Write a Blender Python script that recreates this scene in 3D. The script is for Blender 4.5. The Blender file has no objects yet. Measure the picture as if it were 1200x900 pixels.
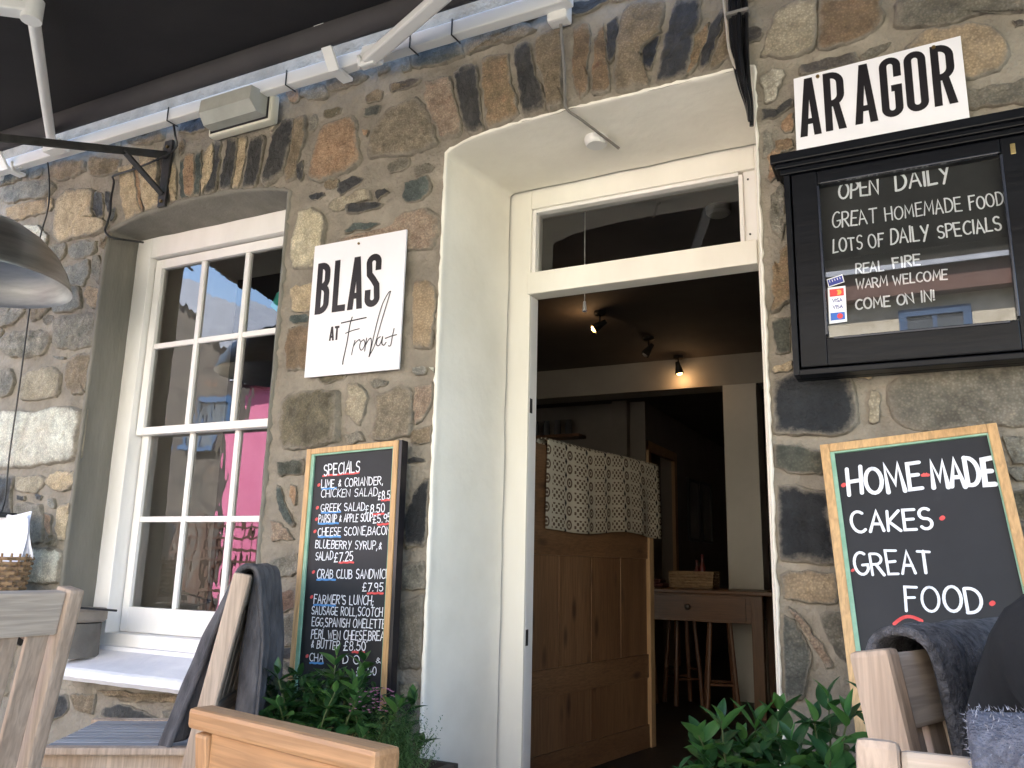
import bpy, bmesh, math, random
from math import sin, cos, pi, radians as RAD
from mathutils import Vector, Matrix, noise
random.seed(7)
sc = bpy.context.scene
COL = sc.collection
# ------------------------------------------------------------------ camera, sky, sun, exposure
YAW, PITCH, ROLL = RAD(-26.7896), RAD(12.2625), RAD(1.3287)
CAM = Vector((0, -2.5, 1.05))
f_ = Vector((sin(YAW)*cos(PITCH), cos(YAW)*cos(PITCH), sin(PITCH)))
r_ = Vector((cos(YAW), -sin(YAW), 0)); u_ = r_.cross(f_)
r2 = r_*cos(ROLL) + u_*sin(ROLL); u2 = -r_*sin(ROLL) + u_*cos(ROLL)
cd = bpy.data.cameras.new('camera'); cam = bpy.data.objects.new('camera', cd); COL.objects.link(cam)
m = Matrix((r2, u2, -f_)).transposed().to_4x4(); m.translation = CAM
cam.matrix_world = m
cd.sensor_width = 36; cd.lens = 36*975.1/1200; cd.clip_start = .02; cd.clip_end = 400
sc.camera = cam
w = bpy.data.worlds.new('World'); sc.world = w; w.use_nodes = True
nt = w.node_tree; bg = nt.nodes['Background']
sky = nt.nodes.new('ShaderNodeTexSky'); sky.sky_type = 'NISHITA'; sky.sun_disc = False
SUN_EL, SUN_ROT = RAD(50), RAD(-8)
sky.sun_elevation = SUN_EL; sky.sun_rotation = SUN_ROT
nt.links.new(sky.outputs[0], bg.inputs[0]); bg.inputs[1].default_value = .15
sl = bpy.data.lights.new('sun', 'SUN'); sl.energy = 5; sl.angle = RAD(.5); sl.color = (1, .96, .88)
so = bpy.data.objects.new('sun', sl); COL.objects.link(so)
sd = Vector((sin(SUN_ROT)*cos(SUN_EL), cos(SUN_ROT)*cos(SUN_EL), sin(SUN_EL)))
so.rotation_euler = sd.to_track_quat('Z', 'Y').to_euler(); so.location = (0, 5, 20)
sc.view_settings.view_transform = 'Standard'; sc.view_settings.look = 'None'
sc.view_settings.gamma = 1; sc.view_settings.exposure = 3.0
try: sc.cycles.max_bounces = 8; sc.cycles.diffuse_bounces = 5
except Exception: pass
# ------------------------------------------------------------------ helpers: materials
MATS = {}
def mat(name, c1, c2=None, scale=8, rough=.7, bump=.0, bscale=None, stretch=(1, 1, 1), metal=0, detail=5, c3=None, gen=False, spec=.5, lo=.35, hi=.65):
    if name in MATS: return MATS[name]
    m = bpy.data.materials.new(name); m.use_nodes = True; nt = m.node_tree; N = nt.nodes; L = nt.links
    b = N['Principled BSDF']; b.inputs['Roughness'].default_value = rough; b.inputs['Metallic'].default_value = metal
    b.inputs['Specular IOR Level'].default_value = spec
    tc = N.new('ShaderNodeTexCoord'); oi = N.new('ShaderNodeObjectInfo')
    mp = N.new('ShaderNodeMapping'); mp.inputs['Scale'].default_value = stretch
    ad = N.new('ShaderNodeVectorMath'); ad.operation = 'MULTIPLY_ADD'
    L.new(oi.outputs['Random'], ad.inputs[0]); ad.inputs[1].default_value = (37, 53, 29); L.new(tc.outputs['Object'], ad.inputs[2])
    L.new(ad.outputs[0], mp.inputs[0])
    n1 = N.new('ShaderNodeTexNoise'); n1.inputs['Scale'].default_value = scale; n1.inputs['Detail'].default_value = detail; n1.inputs['Roughness'].default_value = .62
    L.new(mp.outputs[0], n1.inputs['Vector'])
    cr = N.new('ShaderNodeValToRGB'); e = cr.color_ramp.elements
    c2 = c2 or tuple(x*.8 for x in c1)
    e[0].position = lo; e[0].color = (*c1, 1); e[1].position = hi; e[1].color = (*c2, 1)
    if c3: x = e.new(min(hi+.13, .95)); x.color = (*c3, 1)
    L.new(n1.outputs['Fac'], cr.inputs[0]); L.new(cr.outputs[0], b.inputs['Base Color'])
    if bump:
        n2 = N.new('ShaderNodeTexNoise'); n2.inputs['Scale'].default_value = bscale or scale*4; n2.inputs['Detail'].default_value = 6
        L.new(mp.outputs[0], n2.inputs['Vector'])
        bp = N.new('ShaderNodeBump'); bp.inputs['Strength'].default_value = bump; bp.inputs['Distance'].default_value = .01
        L.new(n2.outputs['Fac'], bp.inputs['Height']); L.new(bp.outputs[0], b.inputs['Normal'])
    MATS[name] = m; return m
def wood(name, c1, c2, ax=2, dark=None, rough=.6, knots=.25, bump=.25):
    """timber with long fibres along one axis, darker streaks and a few knots"""
    if name in MATS: return MATS[name]
    m = mat(name, c1, c2, 5, rough, 0, stretch=tuple(.12 if i == ax else 1.2 for i in range(3)), lo=.32, hi=.68)
    nt = m.node_tree; N = nt.nodes; L = nt.links; b = N['Principled BSDF']; cr = [x for x in N if x.type == 'VALTORGB'][0]; ad = [x for x in N if x.type == 'VECT_MATH'][0]
    mp = N.new('ShaderNodeMapping'); mp.inputs['Scale'].default_value = tuple(.05 if i == ax else 1 for i in range(3)); L.new(ad.outputs[0], mp.inputs[0])
    f = N.new('ShaderNodeTexNoise'); f.inputs['Scale'].default_value = 130; f.inputs['Detail'].default_value = 4; f.inputs['Distortion'].default_value = .6; L.new(mp.outputs[0], f.inputs['Vector'])
    r = N.new('ShaderNodeMapRange'); r.inputs[1].default_value = .35; r.inputs[2].default_value = .62; r.inputs[3].default_value = .62; r.inputs[4].default_value = 1.1; L.new(f.outputs['Fac'], r.inputs[0])
    x = N.new('ShaderNodeMix'); x.data_type = 'RGBA'; x.blend_type = 'MULTIPLY'; x.inputs[0].default_value = .6; L.new(cr.outputs[0], x.inputs[6]); L.new(r.outputs[0], x.inputs[7])
    mk = N.new('ShaderNodeMapping'); mk.inputs['Scale'].default_value = tuple(.55 if i == ax else 1.6 for i in range(3)); L.new(ad.outputs[0], mk.inputs[0])
    v = N.new('ShaderNodeTexVoronoi'); v.inputs['Scale'].default_value = 6; L.new(mk.outputs[0], v.inputs['Vector'])
    k = N.new('ShaderNodeMapRange'); k.inputs[1].default_value = .09; k.inputs[2].default_value = .24; k.inputs[3].default_value = knots; k.inputs[4].default_value = 0; L.new(v.outputs['Distance'], k.inputs[0])
    y = N.new('ShaderNodeMix'); y.data_type = 'RGBA'; L.new(k.outputs[0], y.inputs[0]); L.new(x.outputs[2], y.inputs[6]); dk = dark or tuple(q*.25 for q in c1); y.inputs[7].default_value = (*dk, 1)
    L.new(y.outputs[2], b.inputs['Base Color'])
    bp = N.new('ShaderNodeBump'); bp.inputs['Strength'].default_value = bump; bp.inputs['Distance'].default_value = .004; L.new(f.outputs['Fac'], bp.inputs['Height']); L.new(bp.outputs[0], b.inputs['Normal'])
    return m
def glass(name, tint=(1, 1, 1), refl=1.0, wavy=0):
    m = bpy.data.materials.new(name); m.use_nodes = True; nt = m.node_tree; N = nt.nodes; L = nt.links
    N.remove(N['Principled BSDF']); out = N['Material Output']
    tr = N.new('ShaderNodeBsdfTransparent'); tr.inputs[0].default_value = (*tint, 1)
    gl = N.new('ShaderNodeBsdfGlossy'); gl.inputs['Roughness'].default_value = .0; gl.inputs[0].default_value = (1, 1, 1, 1)
    fr = N.new('ShaderNodeFresnel'); fr.inputs[0].default_value = 1.5
    mu = N.new('ShaderNodeMath'); mu.operation = 'MULTIPLY'; mu.inputs[1].default_value = 1.8*refl; mu.use_clamp = True
    mx = N.new('ShaderNodeMixShader')
    L.new(fr.outputs[0], mu.inputs[0]); L.new(mu.outputs[0], mx.inputs[0]); L.new(tr.outputs[0], mx.inputs[1]); L.new(gl.outputs[0], mx.inputs[2])
    L.new(mx.outputs[0], out.inputs[0])
    if wavy:
        tc = N.new('ShaderNodeTexCoord'); mp = N.new('ShaderNodeMapping'); mp.inputs['Scale'].default_value = (1, 1, .45)
        n = N.new('ShaderNodeTexNoise'); n.inputs['Scale'].default_value = 9; n.inputs['Detail'].default_value = 2
        bp = N.new('ShaderNodeBump'); bp.inputs['Strength'].default_value = wavy; bp.inputs['Distance'].default_value = .01
        L.new(tc.outputs['Object'], mp.inputs[0]); L.new(mp.outputs[0], n.inputs['Vector']); L.new(n.outputs['Fac'], bp.inputs['Height'])
        L.new(bp.outputs[0], gl.inputs['Normal'])
    return m
def emis(name, c, s):
    m = bpy.data.materials.new(name); m.use_nodes = True; b = m.node_tree.nodes['Principled BSDF']
    b.inputs['Base Color'].default_value = (*c, 1); b.inputs['Emission Color'].default_value = (*c, 1); b.inputs['Emission Strength'].default_value = s
    return m
# ------------------------------------------------------------------ helpers: objects
def link(o, parent=None):
    COL.objects.link(o)
    if parent is not None:
        o.parent = parent
    return o
def empty(name, loc, label, cat, rot=0, group=None):
    o = bpy.data.objects.new(name, None); o.empty_display_size = .05; COL.objects.link(o)
    o.location = loc; o.rotation_euler = (0, 0, rot); o['label'] = label; o['category'] = cat
    if group: o['group'] = group
    return o
def tag(o, label, cat=None, group=None):
    o['label'] = label
    if cat: o['category'] = cat
    if group: o['group'] = group
    return o
def mesh(name, verts, faces, m, parent=None, smooth=False, loc=None):
    me = bpy.data.meshes.new(name); me.from_pydata([tuple(v) for v in verts], [], faces); me.update()
    if smooth:
        for p in me.polygons: p.use_smooth = True
    o = bpy.data.objects.new(name, me); me.materials.append(m); link(o, parent)
    if loc is not None: o.location = loc
    return o
class MB:
    """collects shapes, then links them as one mesh"""
    def __init__(s): s.v = []; s.f = []
    def add(s, vs, fs):
        k = len(s.v); s.v += [Vector(v) for v in vs]; s.f += [tuple(i+k for i in f) for f in fs]; return s
    def box(s, x0, x1, y0, y1, z0, z1, b=0.0, M=None):
        if x0 > x1: x0, x1 = x1, x0
        if y0 > y1: y0, y1 = y1, y0
        if z0 > z1: z0, z1 = z1, z0
        c = Vector(((x0+x1)/2, (y0+y1)/2, (z0+z1)/2)); h = Vector(((x1-x0)/2, (y1-y0)/2, (z1-z0)/2))
        b = min(b, min(h)*.6)
        if b <= 0:
            vs = [c+Vector((i*h.x, j*h.y, k*h.z)) for i in (-1, 1) for j in (-1, 1) for k in (-1, 1)]
            fs = [(0, 1, 3, 2), (4, 6, 7, 5), (0, 4, 5, 1), (2, 3, 7, 6), (0, 2, 6, 4), (1, 5, 7, 3)]
        else:
            bm = bmesh.new(); bmesh.ops.create_cube(bm, size=1)
            for v in bm.verts: v.co = c+Vector((v.co.x*2*h.x, v.co.y*2*h.y, v.co.z*2*h.z))
            bmesh.ops.bevel(bm, geom=list(bm.edges), offset=b, segments=2, affect='EDGES', profile=.6)
            bm.verts.index_update(); vs = [v.co.copy() for v in bm.verts]; fs = [tuple(v.index for v in f.verts) for f in bm.faces]; bm.free()
        if M is not None: vs = [M @ v for v in vs]
        return s.add(vs, fs)
    def beam(s, p, q, w, d, up=(0, 0, 1), b=.003):
        """rectangular bar from p to q; w across, d along 'up'"""
        p = Vector(p); q = Vector(q); a = (q-p); L = a.length; a.normalize(); up = Vector(up)
        x = a.cross(up)
        if x.length < 1e-4: x = a.cross(Vector((1, 0, 0)))
        x.normalize(); y = x.cross(a)
        M = Matrix((x, a, y)).transposed().to_4x4(); M.translation = p
        return s.box(-w/2, w/2, 0, L, -d/2, d/2, b, M)
    def tube(s, pts, r, n=8, cap=True):
        pts = [Vector(p) for p in pts]; rs = r if isinstance(r, (list, tuple)) else [r]*len(pts)
        k = len(s.v); prev = None
        for i, p in enumerate(pts):
            a = (pts[min(i+1, len(pts)-1)]-pts[max(i-1, 0)]).normalized()
            if prev is None:
                x = a.cross(Vector((0, 0, 1)))
                if x.length < .05: x = a.cross(Vector((1, 0, 0)))
            else: x = prev-a*prev.dot(a)
            x.normalize(); prev = x; y = a.cross(x)
            for j in range(n): s.v.append(p+(x*cos(2*pi*j/n)+y*sin(2*pi*j/n))*rs[i])
        for i in range(len(pts)-1):
            for j in range(n): s.f.append((k+i*n+j, k+i*n+(j+1) % n, k+(i+1)*n+(j+1) % n, k+(i+1)*n+j))
        if cap: s.f.append(tuple(k+j for j in range(n))[::-1]); s.f.append(tuple(k+(len(pts)-1)*n+j for j in range(n)))
        return s
    def lathe(s, prof, c=(0, 0, 0), n=24, a0=0, a1=2*pi):
        c = Vector(c); k = len(s.v); full = abs(a1-a0-2*pi) < 1e-6; cnt = n if full else n+1
        for r, z in prof:
            for j in range(cnt): t = a0+(a1-a0)*j/n; s.v.append(c+Vector((r*cos(t), r*sin(t), z)))
        for i in range(len(prof)-1):
            for j in range(n): s.f.append((k+i*cnt+j, k+i*cnt+(j+1) % cnt, k+(i+1)*cnt+(j+1) % cnt, k+(i+1)*cnt+j))
        return s
    def build(s, name, m, parent=None, smooth=False, origin=None):
        o = mesh(name, s.v, s.f, m, None, False)
        me = o.data; bm = bmesh.new(); bm.from_mesh(me); bmesh.ops.recalc_face_normals(bm, faces=bm.faces); bm.to_mesh(me); bm.free()
        if smooth:
            for p in me.polygons: p.use_smooth = True
            try: me.set_sharp_from_angle(angle=RAD(38))
            except Exception: pass
        if origin is not None:
            origin = Vector(origin); me.transform(Matrix.Translation(-origin)); o.location = origin
        if parent is not None: o.parent = parent
        return o
def inv_loc(parent, p):
    """world point to the local space of an Empty that has only location and z rotation"""
    M = Matrix.Translation(parent.location) @ Matrix.Rotation(parent.rotation_euler.z, 4, 'Z')
    return M.inverted() @ Vector(p)
def catmull(pts, k=6):
    P = [Vector(p) for p in pts]; out = []
    for i in range(len(P)-1):
        a = P[max(i-1, 0)]; b = P[i]; c = P[i+1]; d = P[min(i+2, len(P)-1)]
        for j in range(k):
            t = j/k; out.append(.5*((2*b)+(c-a)*t+(2*a-5*b+4*c-d)*t*t+(3*b-a-3*c+d)*t**3))
    out.append(P[-1]); return out
# ------------------------------------------------------------------ helpers: lettering (flat paint strokes)
A_ = lambda cx, cy, rx, ry, a, b, n=9: [(cx+rx*cos(RAD(a+(b-a)*i/n)), cy+ry*sin(RAD(a+(b-a)*i/n))) for i in range(n+1)]
G = {
'A': (.62, [[(0, 0), (.31, 1), (.62, 0)], [(.12, .36), (.5, .36)]]),
'B': (.55, [[(0, 0), (0, 1)], [(0, 1)]+A_(.22, .77, .27, .23, 90, -90)+[(0, .54)], [(0, .54)]+A_(.24, .27, .31, .27, 90, -90)+[(0, 0)]]),
'C': (.6, [A_(.36, .5, .36, .5, 55, 310, 14)]),
'D': (.6, [[(0, 0), (0, 1)], [(0, 1)]+A_(.15, .5, .45, .5, 90, -90, 12)+[(0, 0)]]),
'E': (.5, [[(.5, 1), (0, 1), (0, 0), (.5, 0)], [(0, .52), (.42, .52)]]),
'F': (.48, [[(.48, 1), (0, 1), (0, 0)], [(0, .55), (.38, .55)]]),
'G': (.64, [A_(.36, .5, .36, .5, 55, 330, 15)+[(.66, .42), (.4, .42)]]),
'H': (.58, [[(0, 0), (0, 1)], [(.58, 0), (.58, 1)], [(0, .5), (.58, .5)]]),
'I': (.06, [[(.03, 0), (.03, 1)]]),
'K': (.55, [[(0, 0), (0, 1)], [(.52, 1), (.04, .48), (.55, 0)]]),
'L': (.46, [[(0, 1), (0, 0), (.46, 0)]]),
'M': (.74, [[(0, 0), (.08, 1), (.37, .3), (.66, 1), (.74, 0)]]),
'N': (.6, [[(0, 0), (0, 1), (.6, 0), (.6, 1)]]),
'O': (.7, [A_(.35, .5, .35, .5, 90, 450, 20)]),
'P': (.52, [[(0, 0), (0, 1)], [(0, 1)]+A_(.22, .74, .3, .26, 90, -90)+[(0, .48)]]),
'R': (.56, [[(0, 0), (0, 1)], [(0, 1)]+A_(.22, .75, .3, .25, 90, -90)+[(0, .5)], [(.2, .5), (.56, 0)]]),
'S': (.52, [A_(.27, .75, .25, .25, 40, 270, 10)+A_(.27, .25, .25, .25, 90, -150, 11)[1:]]),
'T': (.6, [[(0, 1), (.6, 1)], [(.3, 1), (.3, 0)]]),
'U': (.58, [[(0, 1), (0, .3)]+A_(.29, .3, .29, .3, 180, 360, 8)+[(.58, 1)]]),
'V': (.6, [[(0, 1), (.3, 0), (.6, 1)]]),
'W': (.85, [[(0, 1), (.2, 0), (.42, .7), (.64, 0), (.85, 1)]]),
'Y': (.58, [[(0, 1), (.3, .48)], [(.58, 1), (.2, -.1)]]),
'&': (.5, [[(.5, .05), (.14, .62), (.26, .86), (.4, .66), (.06, .3), (.16, .04), (.44, .3)]]),
'£': (.55, [[(.5, .85)]+A_(.32, .76, .17, .2, 30, 180, 6)+[(.16, .3), (.02, 0), (.52, .02)], [(0, .45), (.4, .45)]]),
',': (.12, [[(.08, .06), (.02, -.18)]]), '.': (.1, [[(.04, .02), (.07, .05)]]), "'": (.12, [[(.08, 1), (.04, .78)]]),
';': (.1, [[(.06, .06), (.0, -.15)], [(.05, .42), (.07, .46)]]), '!': (.1, [[(.06, 1), (.04, .28)], [(.03, .03), (.05, .06)]]),
'-': (.3, [[(0, .5), (.3, .5)]]), ' ': (.3, []),
'0': (.5, [A_(.25, .5, .25, .5, 90, 450, 16)]), '2': (.48, [A_(.24, .76, .23, .24, 160, -30, 8)+[(0, 0), (.48, 0)]]),
'5': (.48, [[(.46, 1), (.08, 1), (.04, .56)]+A_(.22, .3, .26, .3, 110, -150, 9)]), '7': (.46, [[(0, 1), (.46, 1), (.16, 0)]]),
'8': (.48, [A_(.24, .76, .2, .24, -90, 270, 12), A_(.24, .27, .24, .27, 90, 450, 12)]), '9': (.46, [A_(.23, .72, .23, .27, 0, 360, 12)+[(.4, 0)]]),
}
def ribbon(mb, pts, wd, o, U, V, n, h, flat=False):
    """flat stroke with rounded (or square) ends, laid h above the plane"""
    P = []
    for p in pts:
        p = Vector((p[0], p[1]))
        if not P or (p-P[-1]).length > 1e-5: P.append(p)
    if len(P) < 2: P.append(P[0]+Vector((1e-4, 0)))
    r = wd/2
    def to3(q): return o+U*q.x+V*q.y+n*h
    Ls, Rs = [], []
    for i, p in enumerate(P):
        d0 = (p-P[i-1]).normalized() if i > 0 else None; d1 = (P[i+1]-p).normalized() if i < len(P)-1 else None
        if d0 is None: d = d1; k = 1
        elif d1 is None: d = d0; k = 1
        else:
            d = d0+d1
            if d.length < .2: d = d0; k = 1
            else: d.normalize(); k = min(1/max(d.dot(d0), .35), 1.9)
        nn = Vector((-d.y, d.x)); Ls.append(p+nn*r*k); Rs.append(p-nn*r*k)
    k = len(mb.v); mb.v += [to3(q) for q in Ls]+[to3(q) for q in Rs]; c = len(P)
    for i in range(c-1): mb.f.append((k+i, k+c+i, k+c+i+1, k+i+1))
    if not flat:
        for q, d in ((P[0], (P[0]-P[1]).normalized()), (P[-1], (P[-1]-P[-2]).normalized())):
            nn = Vector((-d.y, d.x)); kk = len(mb.v)
            vs = [q+nn*r*cos(a)+d*r*sin(a) for a in [pi*j/6 for j in range(7)]]
            mb.v += [to3(v) for v in vs]; mb.f.append(tuple(kk+j for j in range(7)))
def letters(mb, s, a, b, H, wd, o, U, V, n, jit=.05, eps=.0006, seed=0):
    rnd = random.Random(s+str(seed)+str(a)); o = Vector(o); U = Vector(U); V = Vector(V); n = Vector(n)
    a = Vector(a); b = Vector(b); L = (b-a).length; d = (b-a)/max(L, 1e-6); up = Vector((-d.y, d.x))
    gap = .2; tot = sum(G[c][0]+gap for c in s)-gap; k = (L)/tot; x = 0; st = 0
    for c in s:
        gw, strokes = G[c]
        jx, jy, js, sk, jr = (rnd.uniform(-jit, jit)*.5, rnd.uniform(-jit, jit), 1+rnd.uniform(-jit, jit)*1.2, rnd.uniform(-jit, jit)*1.5, rnd.uniform(-jit, jit))
        for sg in strokes:
            st += 1; pts = []
            for (px, py) in sg:
                qx = (x+px+jx*.3)*k+sk*py*H; qy = (py*js+jy*.6+jr*px)*H
                q = a+d*qx+up*qy; pts.append((q.x, q.y))
            if len(pts) < 6 and rnd.random() < .9 and jit > 0:
                pts = [tuple(p) for p in [Vector(q)+Vector((rnd.uniform(-1, 1), rnd.uniform(-1, 1)))*H*.02 for q in pts]]
            ribbon(mb, pts, wd*rnd.uniform(.9, 1.12), o, U, V, n, eps+(st % 7)*.00005)
        x += gw+gap
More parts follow.
